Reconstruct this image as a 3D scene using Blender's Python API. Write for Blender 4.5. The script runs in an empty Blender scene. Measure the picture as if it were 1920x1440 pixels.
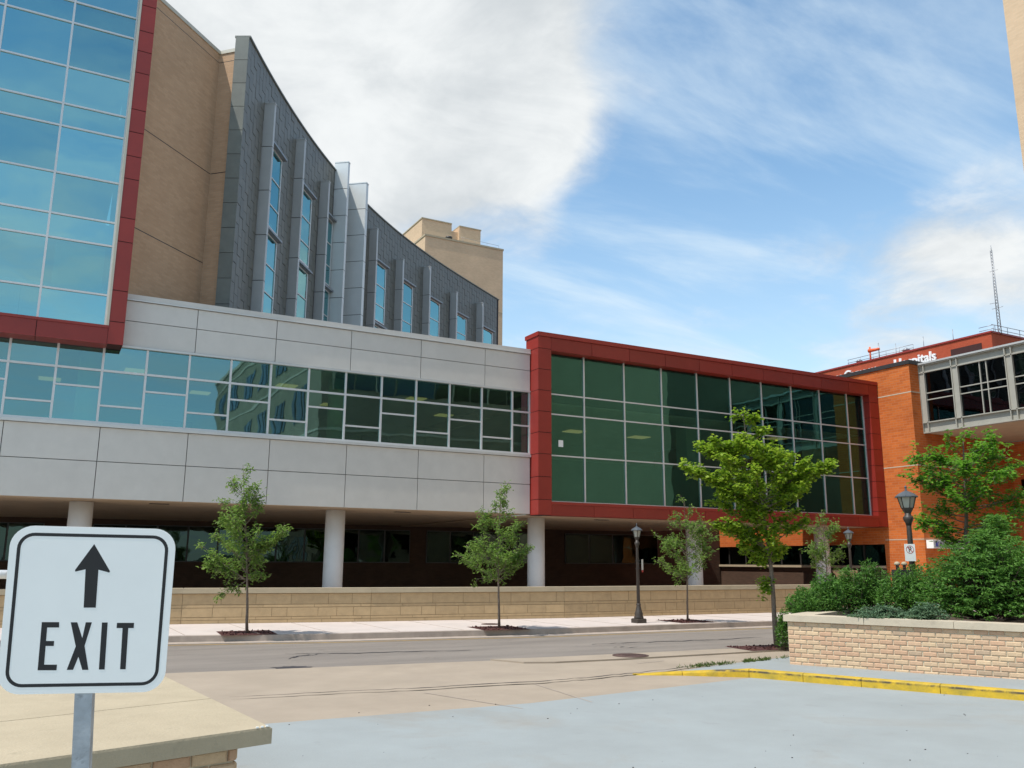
import bpy, math, random
import numpy as np
from mathutils import Matrix, Vector
random.seed(7); rng = np.random.default_rng(11)
scene = bpy.context.scene
COL = scene.collection

# ------------------------------------------------------------------ camera
F = 1614.0; PIT = .2035; ROLL = .0055; YAW = .4985; HC = 1.7
_cp, _sp, _c, _s = math.cos(PIT), math.sin(PIT), math.cos(ROLL), math.sin(ROLL)
_rt = np.array([1, 0, 0.]); _up = np.array([0, -_sp, _cp]); _fw = np.array([0, _cp, _sp])
_rt, _up = _c*_rt + _s*_up, _c*_up - _s*_rt
_M = np.array([[math.cos(YAW), math.sin(YAW), 0], [-math.sin(YAW), math.cos(YAW), 0], [0, 0, 1.]])
RT, UP, FW = _M @ _rt, _M @ _up, _M @ _fw
CAMP = np.array([0, 0, HC])
def ray(x, y): return FW + RT*(x-960)/F - UP*(y-720)/F
def onz(x, y, z=0.):
    d = ray(x, y); return CAMP + d*(z-HC)/d[2]
def onY(x, y, Y):
    d = ray(x, y); return CAMP + d*Y/d[1]
def at(x, y, dep): return CAMP + ray(x, y)*dep
RH = np.array([RT[0], RT[1], 0]); RH /= np.linalg.norm(RH)      # picture right, level
FH = np.array([-RH[1], RH[0], 0])                               # picture forward, level
cd = bpy.data.cameras.new('camera'); cam = bpy.data.objects.new('camera', cd); COL.objects.link(cam)
cd.sensor_width = 36; cd.lens = F/1920*36; cd.clip_start = .05; cd.clip_end = 5000
cam.matrix_world = Matrix(((RT[0], UP[0], -FW[0], 0), (RT[1], UP[1], -FW[1], 0), (RT[2], UP[2], -FW[2], HC), (0, 0, 0, 1)))
scene.camera = cam

# ------------------------------------------------------------------ sky, sun, exposure
SUN_AZ = math.radians(186); SUN_EL = math.radians(62)      # azimuth measured from +X towards +Y
S = np.array([math.cos(SUN_AZ)*math.cos(SUN_EL), math.sin(SUN_AZ)*math.cos(SUN_EL), math.sin(SUN_EL)])
sd = bpy.data.lights.new('sun', 'SUN'); sd.energy = 3.05; sd.angle = math.radians(.53); sd.color = (1, .95, .87)
sun = bpy.data.objects.new('sun', sd); COL.objects.link(sun)
sun.rotation_euler = Vector(S).to_track_quat('Z', 'Y').to_euler(); sun.location = (0, 0, 60)
scene.view_settings.view_transform = 'Standard'; scene.view_settings.look = 'None'
scene.view_settings.exposure = .54; scene.view_settings.gamma = 1; scene.view_settings.use_curve_mapping = False
SKY = .15
world = bpy.data.worlds.new('World'); scene.world = world; world.use_nodes = True
def build_world():
    nt = world.node_tree; nt.nodes.clear(); N = nt.nodes.new; L = nt.links.new
    out = N('ShaderNodeOutputWorld'); bg = N('ShaderNodeBackground'); bg.inputs[1].default_value = SKY
    sky = N('ShaderNodeTexSky'); sky.sky_type = 'NISHITA'; sky.sun_disc = False
    sky.sun_elevation = SUN_EL; sky.sun_rotation = math.pi/2 - SUN_AZ
    sky.air_density = 1.0; sky.dust_density = .6; sky.ozone_density = 1.6
    tc = N('ShaderNodeTexCoord'); D = tc.outputs['Generated']
    def math_(op, a, b=None, clamp=False):
        m = N('ShaderNodeMath'); m.operation = op; m.use_clamp = clamp
        for i, v in enumerate((a, b)):
            if v is None: continue
            if isinstance(v, (int, float)): m.inputs[i].default_value = v
            else: L(v, m.inputs[i])
        return m.outputs[0]
    def smooth(v, lo, hi, o0=0., o1=1.):
        m = N('ShaderNodeMapRange'); m.interpolation_type = 'SMOOTHSTEP'; L(v, m.inputs[0])
        m.inputs[1].default_value, m.inputs[2].default_value, m.inputs[3].default_value, m.inputs[4].default_value = lo, hi, o0, o1
        return m.outputs[0]
    sep = N('ShaderNodeSeparateXYZ'); L(D, sep.inputs[0])
    den = math_('ADD', math_('MAXIMUM', sep.outputs[2], 0.), .16)
    cmb = N('ShaderNodeCombineXYZ'); L(math_('DIVIDE', sep.outputs[0], den), cmb.inputs[0]); L(math_('DIVIDE', sep.outputs[1], den), cmb.inputs[1])
    def noise(scale, detail, rough, dist, loc=(0, 0, 0), sc=(1, 1, 1), rot=0.):
        mp = N('ShaderNodeMapping'); L(cmb.outputs[0], mp.inputs[0]); mp.inputs[1].default_value = loc; mp.inputs[2].default_value = (0, 0, rot); mp.inputs[3].default_value = sc
        n = N('ShaderNodeTexNoise'); L(mp.outputs[0], n.inputs[0]); n.inputs['Scale'].default_value = scale; n.inputs['Detail'].default_value = detail
        n.inputs['Roughness'].default_value = rough; n.inputs['Distortion'].default_value = dist
        return n.outputs[0]
    n1 = noise(1.0, 9, .60, .25, (3.1, 1.7, 0))
    n2 = noise(1.3, 9, .60, .45, (7, 2, 0), (.7, 2.3, 1), -.75)
    n4 = noise(3.6, 9, .62, .5, (5, 4, 0))
    n3 = noise(1.7, 7, .55, .3, (1, 9, 0))
    # where the big cloud banks stand
    blobs = [(620, 130, 380, .46), (420, -20, 260, .32), (960, 60, 300, .36), (700, 300, 150, .14), (860, 230, 200, .20), (1090, 130, 200, .16), (1020, 540, 130, .10), (840, 440, 130, -.22), (1180, 330, 130, -.16),
             (1800, 580, 150, .22), (1900, 450, 120, .10), (1620, 640, 120, .16), (1440, 90, 270, -.32), (1350, 420, 260, -.10), (1310, 330, 120, -.10)]
    dens = math_('ADD', math_('SUBTRACT', math_('MULTIPLY', n1, 1.55), .72), math_('MULTIPLY', n4, .78))
    for (x, y, r, w) in blobs:
        d = ray(x, y); d /= np.linalg.norm(d)
        dp = N('ShaderNodeVectorMath'); dp.operation = 'DOT_PRODUCT'; L(D, dp.inputs[0]); dp.inputs[1].default_value = tuple(d)
        a = r/F
        dens = math_('ADD', dens, smooth(dp.outputs['Value'], math.cos(a*1.35), math.cos(a*.35), 0., w))
    cum = smooth(dens, .40, 1.0)
    cir = math_('MULTIPLY', smooth(n2, .42, .78), .66)
    low = smooth(sep.outputs[2], .05, .48, .52, .02)
    cirl = math_('ADD', cir, low, True)
    shade = smooth(math_('ADD', math_('MULTIPLY', n3, .6), math_('MULTIPLY', n4, .4)), .38, .60, 0., 1.0)
    def mix(f, a, b):
        m = N('ShaderNodeMix'); m.data_type = 'RGBA'
        for sck, v in ((m.inputs[0], f), (m.inputs[6], a), (m.inputs[7], b)):
            if isinstance(v, tuple): sck.default_value = v
            elif isinstance(v, (int, float)): sck.default_value = v
            else: L(v, sck)
        return m.outputs[2]
    K = 1/SKY
    tint = N('ShaderNodeMix'); tint.data_type = 'RGBA'; tint.blend_type = 'MULTIPLY'; tint.inputs[0].default_value = 1; L(sky.outputs[0], tint.inputs[6]); tint.inputs[7].default_value = (.88, 1.04, 1.0, 1)
    c = mix(cirl, tint.outputs[2], (.55*K, .64*K, .70*K, 1))
    cl = mix(shade, (.45*K, .48*K, .50*K, 1), (.63*K, .65*K, .655*K, 1))
    c = mix(cum, c, cl)
    L(c, bg.inputs[0]); L(bg.outputs[0], out.inputs[0])
build_world()

# ------------------------------------------------------------------ materials
MATS = {}
def node_mat(name):
    m = bpy.data.materials.new(name); m.use_nodes = True; MATS[name] = m
    nt = m.node_tree; nt.nodes.clear()
    o = nt.nodes.new('ShaderNodeOutputMaterial'); return m, nt, o
def rgba(c): return (c[0], c[1], c[2], 1)
def paint(name, col, rough=.6, var=.12, scale=3., bump=.0, bscale=60., metal=0., rand=0., col2=None, spec=.5, detail=6, sc3=(1, 1, 1)):
    """procedural paint / stone / metal: colour broken up by noise, fine relief, per-piece variation"""
    m, nt, o = node_mat(name); N = nt.nodes.new; L = nt.links.new
    b = N('ShaderNodeBsdfPrincipled'); b.inputs['Roughness'].default_value = rough; b.inputs['Metallic'].default_value = metal
    b.inputs['Specular IOR Level'].default_value = spec
    tc = N('ShaderNodeTexCoord'); mp = N('ShaderNodeMapping'); mp.inputs[3].default_value = sc3; L(tc.outputs['Object'], mp.inputs[0])
    n = N('ShaderNodeTexNoise'); L(mp.outputs[0], n.inputs[0]); n.inputs['Scale'].default_value = scale; n.inputs['Detail'].default_value = detail; n.inputs['Roughness'].default_value = .62
    r = N('ShaderNodeValToRGB'); L(n.outputs[0], r.inputs[0]); r.color_ramp.elements[0].position = .3; r.color_ramp.elements[1].position = .7
    c2 = col2 or tuple(max(0, v*(1-var)) for v in col)
    r.color_ramp.elements[0].color = rgba(c2); r.color_ramp.elements[1].color = rgba(tuple(min(1, v*(1+var*.6)) for v in col) if not col2 else col)
    cout = r.outputs[0]
    if rand:
        oi = N('ShaderNodeObjectInfo'); mr = N('ShaderNodeMapRange'); L(oi.outputs['Random'], mr.inputs[0]); mr.inputs[3].default_value = 1-rand; mr.inputs[4].default_value = 1+rand
        h = N('ShaderNodeHueSaturation'); L(cout, h.inputs['Color']); L(mr.outputs[0], h.inputs['Value']); cout = h.outputs[0]
    L(cout, b.inputs['Base Color'])
    if bump:
        n2 = N('ShaderNodeTexNoise'); L(tc.outputs['Object'], n2.inputs[0]); n2.inputs['Scale'].default_value = bscale; n2.inputs['Detail'].default_value = 4
        bp = N('ShaderNodeBump'); bp.inputs['Strength'].default_value = bump; bp.inputs['Distance'].default_value = .02; L(n2.outputs[0], bp.inputs['Height']); L(bp.outputs[0], b.inputs['Normal'])
    L(b.outputs[0], o.inputs[0]); return m
def brickwall(name, c1, c2, mortar, bw=.21, bh=.0677, rough=.85, msize=.006, var=.25):
    """fine brickwork for walls whose bricks are too far off to tell apart (uses the wall's own metre UVs)"""
    m, nt, o = node_mat(name); N = nt.nodes.new; L = nt.links.new
    b = N('ShaderNodeBsdfPrincipled'); b.inputs['Roughness'].default_value = rough; b.inputs['Specular IOR Level'].default_value = .2
    uv = N('ShaderNodeUVMap'); br = N('ShaderNodeTexBrick'); L(uv.outputs[0], br.inputs[0]); br.inputs['Scale'].default_value = 1
    br.inputs['Brick Width'].default_value = bw; br.inputs['Row Height'].default_value = bh; br.inputs['Mortar Size'].default_value = msize; br.inputs['Mortar Smooth'].default_value = .3
    br.inputs['Color1'].default_value = rgba(c1); br.inputs['Color2'].default_value = rgba(c2); br.inputs['Mortar'].default_value = rgba(mortar); br.inputs['Bias'].default_value = 0
    n = N('ShaderNodeTexNoise'); L(uv.outputs[0], n.inputs[0]); n.inputs['Scale'].default_value = .55; n.inputs['Detail'].default_value = 7; n.inputs['Roughness'].default_value = .7
    mr = N('ShaderNodeMapRange'); L(n.outputs[0], mr.inputs[0]); mr.inputs[1].default_value = .3; mr.inputs[2].default_value = .7; mr.inputs[3].default_value = 1-var; mr.inputs[4].default_value = 1+var*.5
    h = N('ShaderNodeHueSaturation'); L(br.outputs[0], h.inputs['Color']); L(mr.outputs[0], h.inputs['Value']); L(h.outputs[0], b.inputs['Base Color'])
    bp = N('ShaderNodeBump'); bp.inputs['Strength'].default_value = .35; bp.inputs['Distance'].default_value = .008; bp.invert = True; L(br.outputs['Fac'], bp.inputs['Height']); L(bp.outputs[0], b.inputs['Normal'])
    L(b.outputs[0], o.inputs[0]); return m
def glass(name, tint, refl, ior=3.2, wav=.035):
    m, nt, o = node_mat(name); N = nt.nodes.new; L = nt.links.new
    t = N('ShaderNodeBsdfTransparent'); t.inputs[0].default_value = rgba(tint)
    g = N('ShaderNodeBsdfGlossy'); g.inputs['Color'].default_value = rgba(refl); g.inputs['Roughness'].default_value = .015
    f = N('ShaderNodeFresnel'); f.inputs[0].default_value = ior; mx = N('ShaderNodeMixShader')
    tc = N('ShaderNodeTexCoord'); n = N('ShaderNodeTexNoise'); L(tc.outputs['Object'], n.inputs[0]); n.inputs['Scale'].default_value = .9; n.inputs['Detail'].default_value = 1.5
    oi = N('ShaderNodeObjectInfo'); ad = N('ShaderNodeVectorMath'); ad.operation = 'MULTIPLY_ADD'
    L(oi.outputs['Random'], ad.inputs[0]); ad.inputs[1].default_value = (17, 9, 5); L(tc.outputs['Object'], ad.inputs[2]); L(ad.outputs[0], n.inputs[0])
    bp = N('ShaderNodeBump'); bp.inputs['Strength'].default_value = wav; bp.inputs['Distance'].default_value = .35; L(n.outputs[0], bp.inputs['Height']); L(bp.outputs[0], g.inputs['Normal'])
    ge = N('ShaderNodeNewGeometry'); iv = N('ShaderNodeMath'); iv.operation = 'SUBTRACT'; iv.inputs[0].default_value = 1; L(ge.outputs['Backfacing'], iv.inputs[1])
    fm = N('ShaderNodeMath'); fm.operation = 'MULTIPLY'; L(f.outputs[0], fm.inputs[0]); L(iv.outputs[0], fm.inputs[1])     # only the outer face mirrors, no trapped light inside the thin pane
    tm = N('ShaderNodeMix'); tm.data_type = 'RGBA'; L(ge.outputs['Backfacing'], tm.inputs[0]); tm.inputs[6].default_value = rgba(tint); tm.inputs[7].default_value = (1, 1, 1, 1); L(tm.outputs[2], t.inputs[0])
    pv = N('ShaderNodeMapRange'); L(oi.outputs['Random'], pv.inputs[0]); pv.inputs[3].default_value = .80; pv.inputs[4].default_value = 1.08
    fv = N('ShaderNodeMath'); fv.operation = 'MULTIPLY'; fv.use_clamp = True; L(fm.outputs[0], fv.inputs[0]); L(pv.outputs[0], fv.inputs[1])
    L(fv.outputs[0], mx.inputs[0]); L(t.outputs[0], mx.inputs[1]); L(g.outputs[0], mx.inputs[2]); L(mx.outputs[0], o.inputs[0]); return m
def leafmat(name, c1, c2, trans=.35, rough=.55):
    m, nt, o = node_mat(name); N = nt.nodes.new; L = nt.links.new
    ge = N('ShaderNodeNewGeometry'); r = N('ShaderNodeValToRGB'); L(ge.outputs['Random Per Island'], r.inputs[0])
    r.color_ramp.elements[0].color = rgba(c1); r.color_ramp.elements[1].color = rgba(c2)
    b = N('ShaderNodeBsdfPrincipled'); b.inputs['Roughness'].default_value = rough; b.inputs['Specular IOR Level'].default_value = .35; L(r.outputs[0], b.inputs['Base Color'])
    t = N('ShaderNodeBsdfTranslucent'); hs = N('ShaderNodeHueSaturation'); hs.inputs['Value'].default_value = 1.5; L(r.outputs[0], hs.inputs['Color']); L(hs.outputs[0], t.inputs[0])
    mx = N('ShaderNodeMixShader'); mx.inputs[0].default_value = trans; L(b.outputs[0], mx.inputs[1]); L(t.outputs[0], mx.inputs[2]); L(mx.outputs[0], o.inputs[0]); return m
def emit(name, col, st):
    m, nt, o = node_mat(name); e = nt.nodes.new('ShaderNodeEmission'); e.inputs[0].default_value = rgba(col); e.inputs[1].default_value = st; nt.links.new(e.outputs[0], o.inputs[0]); return m

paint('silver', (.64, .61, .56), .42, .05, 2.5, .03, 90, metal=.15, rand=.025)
paint('silver_trim', (.62, .62, .60), .38, .05, 3, metal=.35)
paint('mullion', (.66, .66, .65), .4, .04, 4, metal=.3)
paint('bronze', (.55, .50, .40), .45, .06, 4, metal=.3)
paint('red_panel', (.275, .026, .017), .42, .10, 1.8, .03, 80, rand=.07)
paint('panel_joint', (.14, .13, .12), .8, .1)
paint('joint_dark', (.025, .025, .025), .8, .1)
paint('red_joint', (.05, .012, .01), .8, .1)
paint('slate', (.145, .145, .126), .45, .12, 3, .06, 40, rand=.08)
paint('slate_end', (.16, .17, .148), .5, .15, 2.5, .05, 30, rand=.10)
paint('fin', (.46, .455, .44), .42, .06, 2, metal=.3)
paint('fin_light', (.66, .68, .67), .42, .05, 2, metal=.15)
paint('soffit', (.52, .39, .26), .8, .1, 1.5)
paint('column', (.76, .76, .75), .6, .06, 2.5)
paint('interior', (.55, .52, .40), .8, .1, 1)
paint('orange_plain', (.45, .12, .03), .8, .1, 1)
paint('interior_dark', (.05, .055, .05), .8, .1, 1)
paint('interior_column', (.60, .68, .58), .6, .05, 1)
paint('spandrel', (.03, .06, .05), .5, .1, 1)
paint('roofing', (.30, .30, .29), .9, .2, 1)
paint('steel_paint', (.38, .365, .315), .5, .08, 3)
paint('grey_metal', (.30, .31, .33), .45, .12, 6, metal=.6)
paint('frame_dark', (.09, .09, .09), .5, .1)
paint('dark_metal', (.035, .033, .032), .5, .2, 8)
paint('lamp_bronze', (.050, .040, .033), .5, .3, 7, .05, 40)
paint('orange_paint', (.75, .12, .03), .5, .1)
paint('sign_white', (.92, .91, .87), .35, .03, 4)
paint('sign_black', (.012, .012, .014), .4, .1)
paint('sign_red', (.55, .03, .03), .4, .1)
paint('sign_blue', (.05, .06, .40), .4, .1)
paint('sign_grey', (.45, .47, .50), .4, .05)
paint('galvanised', (.40, .43, .46), .5, .25, 14, .1, 60, metal=.35)
paint('letter_white', (.85, .85, .85), .5, .02)
paint('lot', (.315, .342, .342), .8, .10, .9, .15, 45, col2=(.275, .295, .292), detail=10)
paint('tan_concrete', (.38, .308, .235), .9, .1, 1.1, .12, 60, col2=(.315, .255, .193), detail=10)
paint('walk_concrete', (.60, .52, .475), .9, .1, 1.3, .08, 50, col2=(.52, .455, .415), detail=9)
paint('kerb_concrete', (.40, .33, .275), .9, .2, 3, .2, 40)
paint('asphalt', (.265, .228, .195), .92, .1, .8, .5, 130, col2=(.18, .155, .134), detail=12, sc3=(.35, 1.6, 1))
paint('tar', (.045, .04, .045), .6, .3, 4)
paint('yellow_line', (.50, .30, .06), .85, .1, 9, col2=(.22, .17, .10), detail=9)
paint('yellow_kerb', (.66, .41, .015), .75, .1, 5, .2, 35, col2=(.36, .26, .03), detail=11)
paint('dirt', (.05, .042, .035), .95, .4, 30)
paint('mulch', (.075, .022, .018), .95, .5, 25, .8, 30)
paint('soil', (.07, .045, .03), .95, .4, 20, .5, 30)
paint('cap_stone', (.46, .38, .26), .85, .12, 3.5, .2, 55, col2=(.395, .325, .22), detail=10)
paint('cap_light', (.52, .44, .33), .85, .12, 3, .12, 50)
paint('block', (.47, .335, .185), .85, .12, 5, .10, 40, rand=.05)
paint('mortar', (.64, .56, .41), .95, .15, 12, .2, 60)
paint('mortar_tan', (.33, .235, .13), .95, .15, 8)
paint('trunk', (.20, .155, .12), .9, .35, 30, .6, 45)
paint('twig', (.11, .08, .06), .9, .3, 30)
paint('grass_ground', (.05, .07, .03), .95, .3, .3)
paint('iron', (.10, .055, .045), .7, .3, 14, .2, 60)
paint('gate_white', (.80, .80, .80), .4, .03)
for nm, c in (('brick_a', (.56, .37, .235)), ('brick_b', (.58, .41, .26)), ('brick_c', (.54, .34, .215)), ('brick_d', (.46, .33, .22)), ('brick_e', (.61, .44, .275))):
    paint(nm, c, .88, .12, 14, .25, 70, rand=.07)
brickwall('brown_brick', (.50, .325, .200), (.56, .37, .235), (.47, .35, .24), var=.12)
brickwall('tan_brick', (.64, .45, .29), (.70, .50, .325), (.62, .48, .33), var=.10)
brickwall('orange_brick', (.50, .120, .026), (.62, .165, .036), (.52, .20, .09), bw=.30, bh=.10, msize=.010, var=.20)
brickwall('far_red_brick', (.40, .075, .035), (.44, .09, .042), (.40, .10, .06), var=.12)
brickwall('office_brick', (.30, .25, .17), (.34, .285, .20), (.32, .28, .20))
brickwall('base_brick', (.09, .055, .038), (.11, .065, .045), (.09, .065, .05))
glass('glass', (.24, .42, .27), (.45, .86, .93), 3.6, .012)
glass('tower_glass', (.16, .34, .34), (.47, .90, .94), 6.0, .014)
glass('box_glass', (.26, .40, .32), (.19, .56, .52), 2.8, .022)
glass('dark_glass', (.10, .14, .13), (.4, .6, .55), 1.9)
glass('black_glass', (.06, .07, .08), (.7, .8, .9), 1.7)
emit('troffer', (1, .70, .30), .35)
leafmat('leaf_young', (.085, .175, .028), (.22, .33, .065), .45)
leafmat('leaf_ginkgo', (.105, .21, .012), (.33, .44, .040), .5)
leafmat('leaf_right', (.065, .19, .014), (.17, .35, .035), .45)
leafmat('leaf_yew', (.050, .14, .022), (.14, .29, .050), .33)
leafmat('leaf_yew_light', (.06, .17, .026), (.16, .32, .055), .38)
leafmat('leaf_juniper', (.075, .145, .075), (.16, .25, .14), .25)
leafmat('grass_blade', (.06, .11, .02), (.14, .18, .04), .3)

def stain(mname, scale, col, lo, hi, amt, zband=None):
    nt = MATS[mname].node_tree; N = nt.nodes.new; L = nt.links.new; b = next(n for n in nt.nodes if n.type == 'BSDF_PRINCIPLED'); src = b.inputs['Base Color'].links[0].from_socket
    tc = N('ShaderNodeTexCoord'); n = N('ShaderNodeTexNoise'); L(tc.outputs['Object'], n.inputs[0]); n.inputs['Scale'].default_value = scale; n.inputs['Detail'].default_value = 8; n.inputs['Roughness'].default_value = .65; n.inputs['Distortion'].default_value = .4
    mr = N('ShaderNodeMapRange'); L(n.outputs[0], mr.inputs[0]); mr.inputs[1].default_value = lo; mr.inputs[2].default_value = hi; mr.inputs[4].default_value = amt
    fac = mr.outputs[0]
    if zband:
        sx = N('ShaderNodeSeparateXYZ'); L(tc.outputs['Object'], sx.inputs[0])
        a = N('ShaderNodeMapRange'); L(sx.outputs[2], a.inputs[0]); a.inputs[1].default_value, a.inputs[2].default_value = zband[0], zband[1]
        b2 = N('ShaderNodeMapRange'); L(sx.outputs[2], b2.inputs[0]); b2.inputs[1].default_value, b2.inputs[2].default_value, b2.inputs[3].default_value, b2.inputs[4].default_value = zband[2], zband[3], 1, 0
        for q in (a, b2):
            mm = N('ShaderNodeMath'); mm.operation = 'MULTIPLY'; L(fac, mm.inputs[0]); L(q.outputs[0], mm.inputs[1]); fac = mm.outputs[0]
    m = N('ShaderNodeMix'); m.data_type = 'RGBA'; L(fac, m.inputs[0]); L(src, m.inputs[6]); m.inputs[7].default_value = rgba(col); L(m.outputs[2], b.inputs['Base Color'])
stain('lot', .35, (.27, .235, .19), .56, .74, .7); stain('lot', 30, (.14, .13, .12), .70, .76, .6); stain('lot', 2.2, (.22, .22, .21), .62, .80, .6)
stain('tan_concrete', .5, (.26, .21, .165), .52, .78, .7); stain('tan_concrete', 26, (.16, .13, .10), .68, .74, .6)
stain('asphalt', 55, (.42, .37, .31), .60, .72, .65); stain('asphalt', 1.1, (.11, .095, .085), .60, .80, .6)
stain('walk_concrete', 1.6, (.42, .36, .32), .58, .8, .6)
stain('yellow_kerb', 6, (.06, .05, .04), .38, .56, .95, (.075, .092, .106, .117)); stain('yellow_kerb', 9, (.14, .12, .06), .60, .74, .6); stain('yellow_kerb', 3, (.50, .46, .36), .66, .70, .8)
stain('cap_stone', 7, (.30, .25, .17), .58, .75, .6); stain('cap_light', 5, (.33, .27, .20), .58, .78, .6)
stain('galvanised', 12, (.12, .12, .12), .58, .7, .7)
stain('silver', .6, (.55, .525, .48), .5, .8, .5)

# ------------------------------------------------------------------ builders
BASE = {}
def link(o, parent=None, base=(0, 0, 0)):
    COL.objects.link(o); BASE[o.name] = np.array(base, float)
    if parent is not None:
        o.parent = parent; BASE[o.name] = BASE[parent.name]
    return o
def tag(o, label=None, cat=None, group=None, kind=None):
    for k, v in (('label', label), ('category', cat), ('group', group), ('kind', kind)):
        if v: o[k] = v
    return o
def thing(name, loc, label, cat, group=None):
    o = bpy.data.objects.new(name, None); o.empty_display_size = .3; o.location = loc; link(o, None, loc); return tag(o, label, cat, group)
def mesh(name, V, Fc, mat, parent=None, uv=None, smooth=False, kind=None):
    V = np.asarray(V, float)
    if parent is not None: V = V - BASE[parent.name]
    me = bpy.data.meshes.new(name); me.from_pydata(V.tolist(), [], [list(f) for f in Fc])
    if isinstance(mat, (list, tuple)):
        for q in mat: me.materials.append(MATS[q])
    else: me.materials.append(MATS[mat])
    if uv is not None:
        ul = me.uv_layers.new(name='UVMap'); ul.data.foreach_set('uv', np.asarray(uv, 'f').ravel())
    if smooth: me.polygons.foreach_set('use_smooth', [True]*len(me.polygons))
    me.update(); o = bpy.data.objects.new(name, me); link(o, parent)
    if kind: o['kind'] = kind
    return o
BF = [(0, 3, 2, 1), (4, 5, 6, 7), (0, 1, 5, 4), (1, 2, 6, 5), (2, 3, 7, 6), (3, 0, 4, 7)]
def boxv(x0, x1, y0, y1, z0, z1):
    return [(x0, y0, z0), (x1, y0, z0), (x1, y1, z0), (x0, y1, z0), (x0, y0, z1), (x1, y0, z1), (x1, y1, z1), (x0, y1, z1)]
def box(name, x0, x1, y0, y1, z0, z1, mat, parent=None): return mesh(name, boxv(x0, x1, y0, y1, z0, z1), BF, mat, parent)
def oboxv(o, a, b, la, lb, z0, z1):
    """box from corner o along unit level vectors a, b"""
    o = np.array([o[0], o[1], 0.]); a = np.array([a[0], a[1], 0.]); b = np.array([b[0], b[1], 0.])
    q = [o, o+a*la, o+a*la+b*lb, o+b*lb]
    return [p+[0, 0, z0] for p in q] + [p+[0, 0, z1] for p in q]
def obox(name, o, a, b, la, lb, z0, z1, mat, parent=None):
    fc = BF if a[0]*b[1]-a[1]*b[0] > 0 else [tuple(reversed(f)) for f in BF]
    return mesh(name, oboxv(o, a, b, la, lb, z0, z1), fc, mat, parent)
def boxes(name, lst, mat, parent=None, kind=None):
    V = []; Fc = []
    for b in lst:
        n = len(V); V += list(b if len(b) == 8 else boxv(*b)); Fc += [tuple(i+n for i in f) for f in BF]
    return mesh(name, V, Fc, mat, parent, kind=kind)
def prism(name, poly, z0, z1, mat, parent=None, close=True, kind=None):
    """vertical prism with metre UVs on its walls; poly counter-clockwise"""
    P = [np.array(p, float) for p in poly]; n = len(P); V = []; Fc = []; UV = []; u = 0
    for i in range(n):
        a, b = P[i], P[(i+1) % n]; l = np.linalg.norm(b-a); k = len(V)
        V += [(*a, z0), (*b, z0), (*b, z1), (*a, z1)]; Fc.append((k, k+1, k+2, k+3)); UV += [(u, z0), (u+l, z0), (u+l, z1), (u, z1)]; u += l
    if close:
        for z, rev in ((z1, False), (z0, True)):
            k = len(V); V += [(*p, z) for p in P]; f = list(range(k, k+n)); Fc.append(f[::-1] if rev else f)
            UV += [(p[0], p[1]) for p in (P[::-1] if rev else P)]
    o = mesh(name, V, Fc, mat, parent, uv=UV)
    if kind: o['kind'] = kind
    return o
def tubev(pts, rad, sides=7, cap=True):
    pts = [np.array(p, float) for p in pts]; V = []; Fc = []
    for i, p in enumerate(pts):
        t = pts[min(i+1, len(pts)-1)]-pts[max(i-1, 0)]; t = t/(np.linalg.norm(t)+1e-9)
        h = np.array([0, 0, 1.]) if abs(t[2]) < .9 else np.array([1., 0, 0]); a = np.cross(t, h); a /= np.linalg.norm(a); b = np.cross(t, a)
        r = rad[i] if hasattr(rad, '__len__') else rad
        V += [p+r*(math.cos(2*math.pi*k/sides)*a+math.sin(2*math.pi*k/sides)*b) for k in range(sides)]
    for i in range(len(pts)-1):
        for k in range(sides):
            q = i*sides; Fc.append((q+k, q+(k+1) % sides, q+sides+(k+1) % sides, q+sides+k))
    if cap: Fc.append(tuple(range(sides-1, -1, -1))); Fc.append(tuple((len(pts)-1)*sides+k for k in range(sides)))
    return V, [tuple(reversed(f)) for f in Fc]
def tube(name, pts, rad, mat, parent=None, sides=10, smooth=True):
    V, Fc = tubev(pts, rad, sides); return mesh(name, V, Fc, mat, parent, smooth=smooth)
def tubes(name, lst, mat, parent=None, sides=6):
    V = []; Fc = []
    for pts, r in lst:
        v, f = tubev(pts, r, sides); n = len(V); V += v; Fc += [tuple(i+n for i in q) for q in f]
    return mesh(name, V, Fc, mat, parent, smooth=True)
def lathe(name, c, prof, mat, parent=None, sides=24, smooth=True):
    """profile [(radius, z)] turned about a vertical axis at c"""
    V = []; Fc = []
    for r, z in prof: V += [(c[0]+r*math.cos(2*math.pi*k/sides), c[1]+r*math.sin(2*math.pi*k/sides), c[2]+z) for k in range(sides)]
    for i in range(len(prof)-1):
        for k in range(sides): Fc.append((i*sides+k, i*sides+(k+1) % sides, (i+1)*sides+(k+1) % sides, (i+1)*sides+k))
    Fc.append(tuple(range(sides-1, -1, -1))); Fc.append(tuple((len(prof)-1)*sides+k for k in range(sides)))
    return mesh(name, V, Fc, mat, parent, smooth=smooth)
def sheet(name, poly, z, mat, parent=None, kind='structure'):
    o = mesh(name, [(p[0], p[1], z) for p in poly], [tuple(range(len(poly)))], mat, parent)
    if parent is None and kind: o['kind'] = kind
    return o
def slabp(name, poly, z0, z1, mat, parent=None, kind=None):
    o = prism(name, poly, z0, z1, mat, parent)
    if kind: o['kind'] = kind
    return o
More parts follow.
